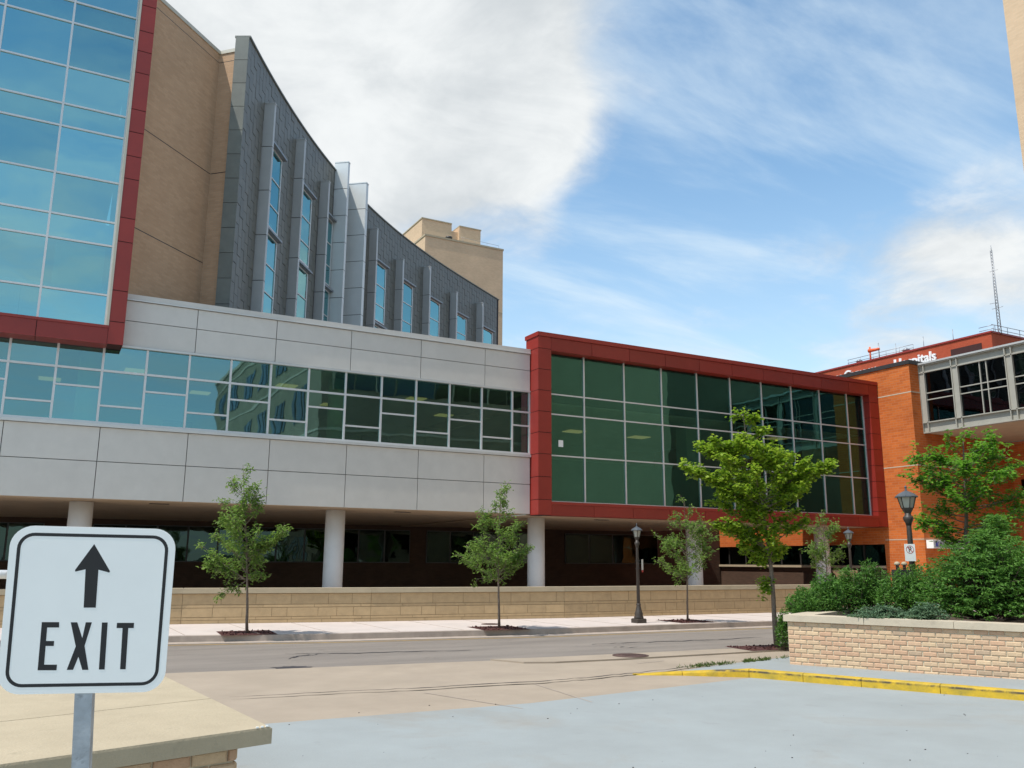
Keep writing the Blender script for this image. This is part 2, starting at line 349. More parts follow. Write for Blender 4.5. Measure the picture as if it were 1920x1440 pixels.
def text_mesh(name, txt, size, origin, ex, ez, mat, parent, bold=.0, depth=.02, xs=1.):
    cu = bpy.data.curves.new(name, 'FONT'); cu.body = txt; cu.size = size; cu.offset = bold; cu.extrude = depth; cu.resolution_u = 3
    t = bpy.data.objects.new(name+'_curve', cu); me = bpy.data.meshes.new_from_object(t)
    ex = np.array(ex, float); ez = np.array(ez, float); ny = np.cross(ez, ex)
    co = np.zeros(len(me.vertices)*3); me.vertices.foreach_get('co', co); co = co.reshape(-1, 3)
    W = np.array(origin) + co[:, :1]*ex*xs + co[:, 1:2]*ez - co[:, 2:3]*ny*1.0 - BASE[parent.name]
    me.vertices.foreach_set('co', W.ravel()); me.materials.clear(); me.materials.append(MATS[mat]); me.update()
    o = bpy.data.objects.new(name, me); link(o, parent); bpy.data.objects.remove(t); bpy.data.curves.remove(cu); return o

# ================================================================== GROUND
sheet('ground', [(-900, -900), (900, -900), (900, 900), (-900, 900)], -.03, 'grass_ground')
NEAR = [(-40, 16.6), (-12, 15.6), (2.2, 14.55), (5.1, 14.2), (8.05, 13.85), (13.4, 13.5), (30, 12.6), (70, 10.5)]
FAR = [(-40, 23.6), (-12, 21.5), (2.9, 19.85), (5.9, 19.1), (11, 18.35), (18.4, 18.15), (30, 17.7), (70, 16)]
WALL = [(-12, 25.0), (3.4, 23.45), (8.0, 22.45), (13.5, 21.6), (25.2, 21.0)]
sheet('road', NEAR + FAR[::-1], 0, 'asphalt')
def offset_line(L_, d):
    L_ = [np.array(p, float) for p in L_]; out = []
    for i, p in enumerate(L_):
        t = L_[min(i+1, len(L_)-1)]-L_[max(i-1, 0)]; t /= np.linalg.norm(t); out.append(p+d*np.array([-t[1], t[0]]))
    return out
def strip(name, L_, d0, d1, z, mat, kind='structure'): return sheet(name, offset_line(L_, d0)+offset_line(L_, d1)[::-1], z, mat, None, kind)
# far kerb and pavement
fk = offset_line(FAR, .16)
kb = slabp('kerb', list(map(tuple, FAR)) + [tuple(p) for p in fk[::-1]], -.02, .126, 'kerb_concrete', None, 'structure')
slabp('pavement', [tuple(p) for p in fk] + [(70, 40), (-40, 40)], -.02, .13, 'walk_concrete', None, 'structure')
pav = bpy.data.objects['pavement']
# scored joints of the far pavement
jv = []
for i in range(-6, 24):
    x = i*1.5
    yk = np.interp(x, [p[0] for p in fk], [p[1] for p in fk]); yw = np.interp(x, [p[0] for p in WALL], [p[1] for p in WALL])
    jv.append(boxv(x-.008, x+.008, yk+.02, yw, .128, .1345))
boxes('pavement_joint', jv, 'kerb_concrete', pav)
# faint yellow line beside the far gutter, tar repairs
lane = offset_line(FAR, -.62); lane2 = offset_line(FAR, -.72)
sheet('road_line', [tuple(p) for p in lane] + [tuple(p) for p in lane2[::-1]], .004, 'yellow_line')
gut = strip('gutter', FAR, -.45, -.002, .006, 'kerb_concrete')
def blob(name, cx, cy, rx, ry, rot, z, mat, n=26, rough=.25):
    pts = []
    for k in range(n):
        a = 2*math.pi*k/n; r = 1+rough*(random.random()-.5)*2
        x, y = rx*r*math.cos(a), ry*r*math.sin(a); pts.append((cx+x*math.cos(rot)-y*math.sin(rot), cy+x*math.sin(rot)+y*math.cos(rot)))
    return sheet(name, pts, z, mat)
p = onz(550, 1252); blob('tar_patch', p[0], p[1], .33, .2, -.4, .005, 'tar')
def crack(name, pix, w, z, mat):
    P = []
    for i in range(len(pix)-1):
        for t in np.linspace(0, 1, 9)[:-1]:
            q = np.array(pix[i])*(1-t)+np.array(pix[i+1])*t; P.append(onz(q[0], q[1]+random.uniform(-.8, .8))[:2])
    A = []; B = []
    for i, q in enumerate(P):
        ww = w*random.uniform(.3, 1.2)*(.4+math.sin(math.pi*i/max(1, len(P)-1))); A.append((q[0], q[1]+ww)); B.append((q[0], q[1]-ww))
    return sheet(name, A+B[::-1], z, mat)
crack('tar_seam', [(535, 1226), (640, 1226), (760, 1222), (900, 1219)], .035, .005, 'tar')
crack('tar_seam', [(1110, 1208), (1200, 1205), (1330, 1200), (1445, 1194)], .035, .005, 'tar')
crack('tar_seam', [(540, 1236), (560, 1231), (600, 1227)], .05, .005, 'tar')
crack('tar_seam', [(1150, 1214), (1200, 1213)], .03, .005, 'tar')
# near side: tan apron, its joints, light grey drive
LB = [(-20, 9.9), (2.4, 9.70), (5.5, 9.62), (8.0, 9.95), (9.75, 10.2)]
apron = sheet('driveway_apron', [(-40, 16.6), (-12, 15.6), (2.2, 14.55), (5.1, 14.2), (7.2, 13.95), (7.55, 13.4), (8.1, 13.62), (8.7, 13.72), (13.4, 13.5), (30, 12.6), (70, 10.5), (70, 3), (30, 3), (13.4, 6), (9.75, 10.2), (8.0, 9.95), (5.5, 9.62), (2.4, 9.70), (-20, 9.9), (-40, 9.9)], .006, 'tan_concrete')
sheet('parking_lot', [(-40, 9.9)] + LB + [(13.4, 6), (30, 3), (30, -60), (-40, -60)], .008, 'lot')
slabp('kerb_return', [(7.2, 13.95), (7.5, 13.30), (8.0, 13.1), (9.2, 13.0), (13.4, 12.9), (30, 12.2), (30, 12.62), (13.4, 13.5), (9.0, 13.72), (8.1, 13.78)], -.02, .034, 'tan_concrete', None, 'structure')
jl = [(430, 1312), (620, 1303), (760, 1296), (1000, 1283), (1100, 1275), (1200, 1265), (1330, 1250), (1480, 1236)]
crack('expansion_joint', jl, .028, .0365, 'dirt')
def straightjoint(a, b, w=.01):
    a = np.array(onz(*a)[:2]); b = np.array(onz(*b)[:2]); t = (b-a)/np.linalg.norm(b-a); n = np.array([-t[1], t[0]])*w
    return sheet('expansion_joint', [a-n, b-n, b+n, a+n], .0105, 'kerb_concrete')
straightjoint((1000, 1283), (1110, 1318)); straightjoint((795, 1300), (980, 1330)); straightjoint((1195, 1245), (1245, 1240), .014)
# manhole covers
def manhole(x, y, z, r, label):
    t = thing('manhole_cover', (x, y, z), label, 'manhole cover')
    lathe('frame_ring', (x, y, z), [(r, 0), (r, .008), (r*.9, .010), (r*.9, 0)], 'iron', t, 28)
    lathe('lid', (x, y, z), [(r*.88, 0), (r*.88, .009), (r*.5, .012), (.02, .012)], 'iron', t, 28)
    boxes('lid_rib', [(x-r*.6, x+r*.6, y-.01+k*r*.3, y+.01+k*r*.3, z+.010, z+.016) for k in (-1, 0, 1)], 'iron', t)
manhole(9.74, 13.32, .036, .33, 'rusty round manhole cover in the tan concrete by the driveway corner')
p = onz(952, 1175, .13); manhole(p[0], p[1]+.9, .132, .25, 'small round iron cover in the pale pavement behind a young street tree')

# ================================================================== SILVER WING (elevated)
YA = 24.0
wing = thing('hospital_wing', (2, YA, 0), 'long elevated silver panelled wing with staggered ribbon windows on round columns', 'building')
MX = [-8.4, -7.35, -6.3, -5.25, -4.2, -3.15, -2.08, -1.02, .03, 1.08, 2.12, 3.18, 4.27, 5.36, 6.44, 7.54, 8.65, 9.76, 10.88, 12.0, 13.1, 13.74]
JX = [-9.45, -7.3, -5.2, -3.05, -.95, 1.17, 3.29, 5.44, 7.64, 9.87, 12.08, 13.74]
WX0, WX1 = -9.45, 13.742
ZC, ZCT, ZU, ZH, ZT, ZS, ZS2, ZJ, ZB = 8.40, 8.57, 7.85, 7.13, 6.46, 5.13, 4.99, 4.12, 3.18
box('backing', WX0, WX1, YA+.06, YA+.3, ZH+.02, ZC, 'panel_joint', wing)
box('backing', WX0, WX1, YA+.06, YA+.3, ZB+.02, ZS2, 'panel_joint', wing)
for a, b in zip(JX[:-1], JX[1:]):
    g = .009
    for z0, z1 in ((ZU, ZC), (ZH+.05, ZU), (ZJ, ZS2), (ZB, ZJ)):
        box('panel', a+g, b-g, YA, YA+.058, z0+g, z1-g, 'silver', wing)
box('coping', WX0, WX1, YA-.05, YA+.45, ZC+.004, ZC+.03, 'silver_trim', wing)
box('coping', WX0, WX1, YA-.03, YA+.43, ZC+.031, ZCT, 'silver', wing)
box('window_head', WX0, WX1, YA-.03, YA+.12, ZH-.01, ZH+.048, 'silver_trim', wing)
box('window_sill', WX0, WX1, YA-.07, YA+.16, ZS2+.002, ZS-.06, 'silver_trim', wing)
box('window_sill', WX0, WX1, YA-.02, YA+.14, ZS-.058, ZS, 'mullion', wing)
mw = .028
box('transom', WX0, WX1, YA+.028, YA+.11, ZT-mw, ZT+mw, 'mullion', wing)
for i, x in enumerate(MX):
    box('mullion', x-mw, x+mw, YA+.024, YA+.12, ZS, ZH-.012, 'mullion', wing)
for i in range(len(MX)-1):
    a, b = MX[i]+mw, MX[i+1]-mw
    up_ = (i % 2 == 0)      # upper or lower stagger
    zz = 6.01 if up_ else 5.55
    box('glazing_bar', a, b, YA+.03, YA+.10, zz-.024, zz+.024, 'mullion', wing)
    for z0, z1 in ((ZT+mw, ZH-.012), (zz+.024, ZT-mw), (ZS, zz-.024)):
        box('pane', a, b, YA+.062, YA+.072, z0, z1, 'glass', wing)
# rooms behind the ribbon
box('ceiling', WX0, WX1, YA+.31, 33, 7.12, 7.2, 'interior', wing)
box('floor_slab', WX0, WX1, YA+.31, 33, 4.75, 4.85, 'interior', wing)
box('inner_wall', WX0, WX1, 32.8, 33, 4.85, 7.12, 'interior', wing)
for x0, x1 in ((-6, -5.2), (3.6, 4.6), (8.2, 9.3), (11.0, 12.2)): box('inner_door', x0, x1, 32.7, 32.79, 4.86, 6.6, 'interior_dark', wing)
COLX = [-5.9, .98, 7.80, 14.72, 21.5, 28.2]
for x in COLX[:3]: lathe('inner_column', (x-.15, 25.2, 4.85), [(.27, 0), (.27, 2.27)], 'interior_column', wing, 20)
for i, x in enumerate(np.arange(-7, 13, 2.2)): box('ceiling_light', x, x+.6, 26.6+(i % 2)*2.6, 27.1+(i % 2)*2.6, 7.09, 7.119, 'troffer', wing)
prism('roof', [(WX0, YA+.43), (13.75, YA+.43), (13.75, 46), (WX0, 46)], 8.15, 8.25, 'roofing', wing)
box('soffit', WX0, 13.742, YA+.062, 38.5, ZB, ZB+.018, 'soffit', wing)
for x in COLX[:3]:
    lathe('column', (x, 25.3, 0.0), [(.29, .1), (.29, 3.17)], 'column', wing, 32)
for x in (2.6, 9.6): box('soffit_vent', x, x+.5, 25.0, 25.22, ZB-.012, ZB-.002, 'joint_dark', wing)

# back wall of the undercroft
und = thing('undercroft_wall', (8, 40, 0), 'dark brick wall with window band set far back below the elevated wing', 'wall')
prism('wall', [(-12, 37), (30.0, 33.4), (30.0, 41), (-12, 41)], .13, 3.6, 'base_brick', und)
bx = np.array([42., -3.6]); bx /= np.linalg.norm(bx); bn = np.array([bx[1], -bx[0]])
for (s0, s1, k) in ((3.1, 12.3, 8), (13.9, 26.1, 11), (26.84, 32.2, 5), (33.5, 38.5, 4)):
    o_ = np.array([-12, 37.])+bx*s0
    obox('window_frame', o_+bn*.07, bx, -bn, s1-s0, .06, 1.62, 2.99, 'frame_dark', und)
    w = (s1-s0)/k
    for j in range(k):
        obox('pane', o_+bx*(j*w+.035)+bn*.09, bx, -bn, w-.07, .012, 1.66, 2.95, 'dark_glass', und)

# ================================================================== RED FRAMED GLASS BOX
rb = thing('glass_box', (22, 23.5, 0), 'raised glass box in a deep red panel frame over columns, beside the silver wing', 'building')
YB, YG = 23.5, 23.86
X0, X1, XI0, XI1 = 13.76, 30.04, 14.25, 29.52
ZT0, ZT1, ZF, ZSB, ZBB = 9.08, 8.94, 8.50, 3.60, 3.14
g = .010
# left upright: panels turn the corner, eight high
zs = [3.14]+[onY(1012, 600+c/3.6, YB)[2] for c in (1210, 1055, 900, 755, 612, 470, 328, 187)]+[ZT1]
for a, b in zip(zs[:-1], zs[1:]): box('corner_panel', X0, XI0, YB, YB+.80, a+g, b-g, 'red_panel', rb)
box('upright_backing', X0+.012, XI0-.012, YB+.012, YB+.79, ZBB, ZT1, 'red_joint', rb)
zs2 = [3.14, 3.75, 4.3, 4.95, 5.6, 6.25, 6.9, 7.55, 8.2, ZT1]
for a, b in zip(zs2[:-1], zs2[1:]): box('corner_panel', XI1, X1, YB, YB+.80, a+g, b-g, 'red_panel', rb)
box('upright_backing', XI1+.012, X1-.012, YB+.012, YB+.79, ZBB, ZT1, 'red_joint', rb)
tx = [XI0]+[15.86+1.56*k for k in range(9)]+[XI1]
for a, b in zip(tx[:-1], tx[1:]):
    box('top_panel', a+g*.8, b-g*.8, YB+.003, YB+.80, ZF, ZT1-g, 'red_panel', rb)
    box('bottom_panel', a+g*.8, b-g*.8, YB+.003, YB+.5, ZBB, ZSB-.12, 'red_panel', rb)
box('beam_backing', XI0+.002, XI1-.002, YB+.02, YB+.79, ZF+.015, ZT1-.004, 'red_joint', rb)
box('beam_backing', XI0+.002, XI1-.002, YB+.02, YB+.48, ZBB+.015, ZSB-.124, 'red_joint', rb)
box('bottom_sill', XI0+.002, XI1-.002, YB-.02, YB+.42, ZSB-.118, ZSB-.03, 'red_panel', rb)
box('coping', X0-.03, X1+.003, YB-.035, YB+.84, ZT1+.002, ZT0, 'red_panel', rb)
BM = [XI0+.025]+[onY(x, 940+.035*(x-1035), YG)[0] for x in (1099.5, 1178, 1250, 1318, 1381, 1441, 1499, 1552, 1606)]+[XI1-.025]
ZZ = [ZSB-.0, 5.09, 6.45, 7.12, ZF-.002]
BM[1:-1] = [15.74, 17.40, 19.03, 20.66, 22.26, 23.84, 25.42, 26.97, 28.55]
for i, x in enumerate(BM): box('mullion', x-.025, x+.025, YG-.035, YG+.06, ZSB-.028, ZF-.002, 'mullion', rb)
for k, z in enumerate(ZZ[1:-1]):
    for i in range(len(BM)-1): box('transom', BM[i]+.025, BM[i+1]-.025, YG-.03, YG+.055, z-.022, z+.022, 'mullion', rb)
box('sill_bar', XI0, XI1, YG-.045, YG+.06, ZSB-.028, ZSB+.02, 'mullion', rb)
for i in range(len(BM)-1):
    for k in range(4):
        z0 = ZZ[k]+.022; z1 = ZZ[k+1]-.022
        box('pane', BM[i]+.025, BM[i+1]-.025, YG, YG+.012, z0, z1, 'box_glass', rb)
box('spandrel', XI0, XI1, YG+.25, YG+.3, ZSB, 5.0, 'spandrel', rb)
box('spandrel', XI0, XI1, YG+.25, YG+.3, 6.91, ZF, 'spandrel', rb)
box('ceiling', XI0, 25.6, YG+.301, 33, 6.85, 6.9, 'interior', rb)
box('ceiling', 25.601, XI1, YG+.301, 27.5, 6.85, 6.9, 'interior', rb)
box('floor_slab', XI0, 25.6, YG+.301, 33, 4.6, 4.7, 'interior', rb)
box('floor_slab', 25.601, XI1, YG+.301, 27.5, 4.6, 4.7, 'interior', rb)
box('inner_wall', 13.8, 25.6, 32.8, 33, 4.7, 7.15, 'interior', rb)
box('inner_wall', 25.601, 29.9, 27.5, 27.7, 3.16, 8.4, 'orange_plain', rb)
box('inner_wall', 25.6, 25.8, 27.701, 33.2, 3.16, 8.4, 'orange_plain', rb)
for x in COLX[3:]: box('inner_column', x-.35, x+.35, 25.1, 25.7, 4.7, 6.85, 'interior_column', rb)
for i, (x, y) in enumerate(((18.2, 28.6), (21.4, 28.6), (24.0, 28.6), (26.6, 26.0))): box('ceiling_light', x, x+.8, y, y+.6, 6.82, 6.849, 'troffer', rb)
q = onY(1052, 831, YG-.02); box('paper_notice', q[0]-.09, q[0]+.09, YG-.006, YG-.002, q[2]-.12, q[2]+.10, 'sign_white', rb)
prism('roof', [(13.76, YB+.85), (30.04, YB+.85), (30.04, 27.7), (25.8, 27.7), (25.8, 46), (13.76, 46)], 8.41, 8.5, 'roofing', rb)  # roof and soffit cut short at right: opening added so sun reaches orange wall
box('soffit', 13.6, 25.8, YB+.51, 38, ZBB+.006, ZBB+.02, 'soffit', rb)
box('soffit', 25.801, 30.04, YB+.51, 27.7, ZBB+.006, ZBB+.02, 'soffit', rb)
for x in COLX[3:]: lathe('column', (x, 25.3, 0.0), [(.29, .1), (.29, 3.14)], 'column', rb, 32)
boxes('soffit_vent', [(17, 17.5, 25.0, 25.22, ZBB-.01, ZBB+.004)], 'joint_dark', rb)

# ================================================================== GLASS TOWER, upper left
tw = thing('glass_tower', (-2, 23.5, 0), 'tall teal glass curtain wall edged by a red panel frame above the silver wing', 'building')
TX0, TX1, TI = -9.6, 1.47, 1.10
TZ0, TZ1, TTOP = 7.05, 7.56, 17.5
tj = [7.05, 7.65, 8.48, 9.81, 10.47, 11.57, 12.22, 12.91, 13.57, 14.66, 15.31, 15.92, 16.70, 17.5]
for a, b in zip(tj[:-1], tj[1:]): box('corner_panel', TI, TX1, YB, YB+.72, a+.011, b-.011, 'red_panel', tw)
box('upright_backing', TI+.012, TX1-.012, YB+.012, YB+.71, TZ0+.004, TTOP, 'red_joint', tw)
bj = [TX0, -8.25, -6.7, -5.15, -3.6, -2.05, -.50, TI-.0]
for a, b in zip(bj[:-1], bj[1:]): box('bottom_panel', a+.009, b-.009, YB+.002, YB+.7, TZ0, TZ1-.1, 'red_panel', tw)
box('beam_backing', TX0, TI, YB+.02, YB+.69, TZ0+.012, TZ1-.104, 'red_joint', tw)
box('bottom_sill', TX0, TI-.002, YB-.02, YB+.5, TZ1-.098, TZ1-.03, 'red_panel', tw)
box('frame_trim', TI-.06, TI-.002, YB-.004, YB+.4, TZ1-.03, TTOP, 'bronze', tw)
TG = 23.9
TM = [-8.27, -6.73, -5.18, -3.63, -2.08, -.51, 1.03]
TZ = [TZ1-.03, 8.42, 9.76, 10.41, 11.53, 12.84, 13.47, 14.54, 15.84, 16.47, 17.4]
for x in TM: box('mullion', x-.026, x+.026, TG-.04, TG+.06, TZ1-.03, TTOP, 'mullion', tw)
for z in TZ: box('transom', TX0, TI-.06, TG-.034, TG+.055, z-.024, z+.024, 'mullion', tw)
TMs = [TX0]+TM
for i in range(len(TMs)-1):
    for k in range(len(TZ)-1): box('pane', TMs[i]+.026, TMs[i+1]-.026, TG, TG+.012, TZ[k]+.024, TZ[k+1]-.024, 'tower_glass', tw)
for z0, z1 in ((9.78, 10.4), (12.86, 13.46), (15.86, 16.46)): box('floor_slab', TX0, TI-.07, TG+.2, 31, z0, z1, 'interior', tw)
box('inner_wall', TX0, 1.0, 31, 31.2, 7.5, TTOP, 'interior', tw)
box('blind', -.30, .86, TG+.13, TG+.15, 8.45, 9.70, 'interior_column', tw)
prism('side_wall', [(1.15, 24.25), (1.46, 24.25), (1.46, 31.2), (1.15, 31.2)], 8.3, TTOP, 'brown_brick', tw)
box('roof', TX0, 1.46, 23.5, 31.2, TTOP+.002, TTOP+.15, 'red_panel', tw)

# ================================================================== BROWN BRICK BLOCK
a45 = math.radians(44.5)
U = np.array([math.cos(a45), math.sin(a45)]); W_ = np.array([math.sin(a45), -math.cos(a45)])
CR = np.array([3.62, 26.28]); P0 = CR - U*3.0; E2 = CR + W_*.66
bb = thing('brick_block', (3, 27, 8.25), 'brown brick wall with a chamfered corner between glass tower and dark slate wall', 'building')
poly = [tuple(P0), tuple(CR), tuple(E2), (3.85, 26.5), (3.4, 40), (1.48, 40), (1.48, 24.26)]
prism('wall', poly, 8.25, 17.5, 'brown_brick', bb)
def band(name, pts, z0, z1, out, mat, parent):
    pts = [np.array(p, float) for p in pts]
    for a, b in zip(pts[:-1], pts[1:]):
        t = (b-a)/np.linalg.norm(b-a); n = np.array([t[1], -t[0]]); obox(name, a+n*out-t*.0, t, -n, np.linalg.norm(b-a), out+.12, z0, z1, mat, parent)
band('coping', [P0, CR-U*.0, E2], 17.5, 17.62, .03, 'bronze', bb)
band('course_joint', [P0, CR-U*.012], 13.395, 13.42, .002, 'dark_metal', bb)
band('course_joint', [P0, CR-U*.012], 10.495, 10.52, .002, 'dark_metal', bb)
band('course_joint', [P0, CR-U*.012], 17.20, 17.218, .002, 'dark_metal', bb)
band('course_joint', [CR+W_*.012, E2], 13.395, 13.42, .002, 'dark_metal', bb)
band('course_joint', [CR+W_*.012, E2], 17.20, 17.218, .002, 'dark_metal', bb)

# ================================================================== CURVED SLATE WALL
PC = [0.00107060363932984, -0.07221810413613751, 2.352622426705074, 16.614998224730762]
def cur(x): return np.array([x, np.polyval(PC, x)])
def ctan(x):
    d = np.array([1, np.polyval(np.polyder(PC), x)]); return d/np.linalg.norm(d)
def cnor(x):
    t = ctan(x); return np.array([t[1], -t[0]])       # towards the street
sw = thing('slate_block', (14, 36, 8.25), 'curved dark slate shingled wall with tall silver fins and slot windows behind the silver wing', 'building')
SX0, SX1, SZ0, SZ1 = 4.34, 24.3, 8.25, 18.0
xs_ = np.linspace(SX0, SX1, 60)
front = [tuple(cur(x)) for x in xs_]; back = [tuple(cur(x)-cnor(x)*.40) for x in xs_]
prism('wall_core', front+back[::-1], SZ0, SZ1-.05, 'joint_dark', sw)
V = []; Fc = []
for x in xs_:
    c, n = cur(x), cnor(x)
    for o_, z in ((.06, SZ1-.06), (.06, SZ1), (-.44, SZ1), (-.44, SZ1-.06)): V.append((*(c+n*o_), z))
for i in range(len(xs_)-1):
    for k in range(4): Fc.append((i*4+k, (i+1)*4+k, (i+1)*4+(k+1) % 4, i*4+(k+1) % 4))
Fc += [(0, 1, 2, 3), tuple(len(V)-4+k for k in (3, 2, 1, 0))]
mesh('coping', V, Fc, 'slate_end', sw)
# arclength table
xa = np.linspace(SX0, SX1, 2000); pa = np.stack([xa, np.polyval(PC, xa)], 1); sa = np.r_[0, np.cumsum(np.linalg.norm(np.diff(pa, axis=0), axis=1))]
def x_at(s): return float(np.interp(s, sa, xa))
def s_at(x): return float(np.interp(x, xa, sa))
FIN = [(5.28, 16.70, .36, 'fin', .16), (7.06, 17.12, .35, 'fin', .16), (8.68, 16.72, .37, 'fin', .16), (9.62, 18.30, .58, 'fin_light', .2), (10.50, 17.95, .90, 'fin_light', .25),
       (12.28, 16.90, .39, 'fin', .16), (14.42, 16.43, .41, 'fin', .16), (16.76, 17.08, .41, 'fin', .16), (19.26, 16.61, .41, 'fin', .16), (21.86, 16.87, .43, 'fin', .16)]
WIN = [(5.52, 6.32, True), (7.30, 8.17, True), (8.92, 9.58, True), (12.52, 13.62, True), (14.68, 15.86, True), (17.02, 18.26, True), (19.52, 20.82, True), (22.12, 23.58, True)]
for fx, zt, dp, mt, th in FIN:
    c, t, n = cur(fx), ctan(fx), cnor(fx); zz = [SZ0]; step = 1.55 if mt == 'fin' else 1.2
    k = zt
    lv = []
    while k > SZ0+.3: lv.append(k); k -= step
    lv.append(SZ0); V = []
    for z1, z0 in zip(lv[:-1], lv[1:]): V.append(oboxv(c-n*.02, t, n, th, dp+.02, z0+.012, z1-.012))
    V.append(oboxv(c-n*.02-t*.012, t, n, th+.024, dp+.034, zt-.006, zt+.04))
    Vv = []; Ff = []
    for b in V:
        k = len(Vv); Vv += list(b); Ff += [tuple(reversed([i+k for i in f])) for f in BF]
    fo = mesh('fin', Vv, Ff, mt, sw)
    mesh('joint_core', oboxv(c-n*.02+t*.012, t, n, th-.024, dp+.005, SZ0, zt-.02), [tuple(reversed(f)) for f in BF], 'joint_dark', fo)
def inwin(s, z0, z1):
    for a, b, two in WIN:
        if s_at(a)-.02 < s < s_at(b)+.0 and (min(z1, 15.66)-max(z0, 12.75) > .25 or min(z1, 12.55)-max(z0, 9.65) > .25): return True
    for fx, zt, dp, mt, th in FIN:
        if s_at(fx)-.0 < s < s_at(fx)+th and z1 < zt-.2: return True
    return False
SW_, SH_ = .305, .62
cells = []
for i in range(int(sa[-1]/SW_)):
    s0 = i*SW_
    z = SZ1-.07-(SH_/2 if i % 2 else 0)
    tops = [SZ1-.07] if i % 2 else []
    zt = SZ1-.07
    zb = zt-(SH_/2 if i % 2 else SH_)
    while zt > SZ0+.2:
        zb = max(zb, SZ0)
        if not inwin(s0+SW_/2, zb, zt): cells.append((s0, zb, zt))
        zt, zb = zb, zb-SH_
def shingle(s0, zb, zt):
    xa_, xb_ = x_at(s0+.007), x_at(s0+SW_-.007); ca, cb = cur(xa_), cur(xb_); na, nb = cnor(xa_), cnor(xb_); z0, z1 = zb+.006, zt-.006
    j = random.uniform(-.004, .004)
    return [(*(ca+na*(.024+j)), z0), (*(cb+nb*(.024+j)), z0), (*cb, z0), (*ca, z0), (*(ca+na*(.018+j)), z1), (*(cb+nb*(.018+j)), z1), (*cb, z1), (*ca, z1)]
vis = [c for c in cells if c[1] > 8.9]; vis.sort(key=lambda c: c[0]); top300 = set(vis[:300])
for c in vis[:300]: mesh('shingle', shingle(*c), BF, 'slate', sw)
boxes('shingle_field', [shingle(*c) for c in cells if c not in top300], 'slate', sw, 'stuff')
for a, b, two in WIN:
    for z0, z1 in ((12.75, 15.60), (9.65, 12.52)):
        ca, cb = cur(a), cur(b); t = (cb-ca)/np.linalg.norm(cb-ca); n = np.array([t[1], -t[0]]); l = np.linalg.norm(cb-ca)
        fr = []
        for (u0, u1, w0, w1) in ((0, l, z1-.05, z1), (0, l, z0, z0+.05), (0, .05, z0+.05, z1-.05), (l-.06, l, z0+.05, z1-.05), (.05, l-.06, z0+(z1-z0)*.62, z0+(z1-z0)*.62+.04), (.05, l-.06, z0+(z1-z0)*.28, z0+(z1-z0)*.28+.04)):
            fr.append(oboxv(ca+t*u0-n*.01, t, n, u1-u0, .06, w0, w1))
        Vv = []; Ff = []
        for q in fr:
            k = len(Vv); Vv += list(q); Ff += [tuple(reversed([i+k for i in f])) for f in BF]
        wf = mesh('window', Vv, Ff, 'mullion', sw)
        obox('pane', ca+t*.05+n*.012, t, n, l-.11, .01, z0+.05, z1-.05, 'tower_glass', wf)
        obox('hood', ca+t*-.02, t, n, l+.1, .20, z1+.012, z1+.08, 'grey_metal', wf)
ce, ne, te = cur(SX0), cnor(SX0), ctan(SX0)
z = SZ1-.07
while z > SZ0:
    obox('end_panel', ce-te*.03-ne*.40, te, ne, .028, .425, max(SZ0, z-.80)+.008, z-.008, 'slate_end', sw); z -= .80
# body of the block behind the curved wall
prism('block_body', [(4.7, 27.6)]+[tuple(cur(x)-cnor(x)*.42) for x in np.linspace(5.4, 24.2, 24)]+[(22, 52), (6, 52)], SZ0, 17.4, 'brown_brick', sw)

# ================================================================== TAN TOWER far behind
tt = thing('tan_tower', (28, 62, 0), 'distant tan brick tower with stepped rooftop penthouse behind the slate wall', 'building')
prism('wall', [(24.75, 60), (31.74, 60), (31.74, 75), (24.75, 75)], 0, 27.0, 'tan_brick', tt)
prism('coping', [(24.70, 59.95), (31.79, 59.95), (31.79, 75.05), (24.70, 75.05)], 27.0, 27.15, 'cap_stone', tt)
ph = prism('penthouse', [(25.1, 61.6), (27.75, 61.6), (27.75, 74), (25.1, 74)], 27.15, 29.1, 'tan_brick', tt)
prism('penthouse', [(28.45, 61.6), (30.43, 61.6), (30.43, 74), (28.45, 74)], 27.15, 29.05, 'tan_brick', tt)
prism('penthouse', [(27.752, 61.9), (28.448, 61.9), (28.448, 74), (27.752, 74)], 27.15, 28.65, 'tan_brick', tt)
prism('penthouse_coping', [(25.05, 61.55), (27.76, 61.55), (27.76, 74), (25.05, 74)], 29.1, 29.2, 'cap_stone', tt)
prism('penthouse_coping', [(28.44, 61.55), (30.48, 61.55), (30.48, 74), (28.44, 74)], 29.05, 29.15, 'cap_stone', tt)
box('louvre', 25.6, 26.6, 61.55, 61.59, 27.55, 27.8, 'joint_dark', tt)
lathe('roof_fan', (27.2, 60.9, 27.15), [(.15, 0), (.15, .3), (.28, .34), (.28, .5), (.08, .58)], 'dark_metal', tt, 14)
tubes('railing', [([(28.0, 60.3, 27.6), (31.5, 60.3, 27.5)], .012)]+[([(x, 60.3, 27.15), (x, 60.3, 27.52)], .010) for x in (28.2, 29.3, 30.4, 31.5)], 'grey_metal', tt)
box('course_joint', 24.76, 31.73, 59.985, 59.999, 21.6, 21.65, 'cap_stone', tt)

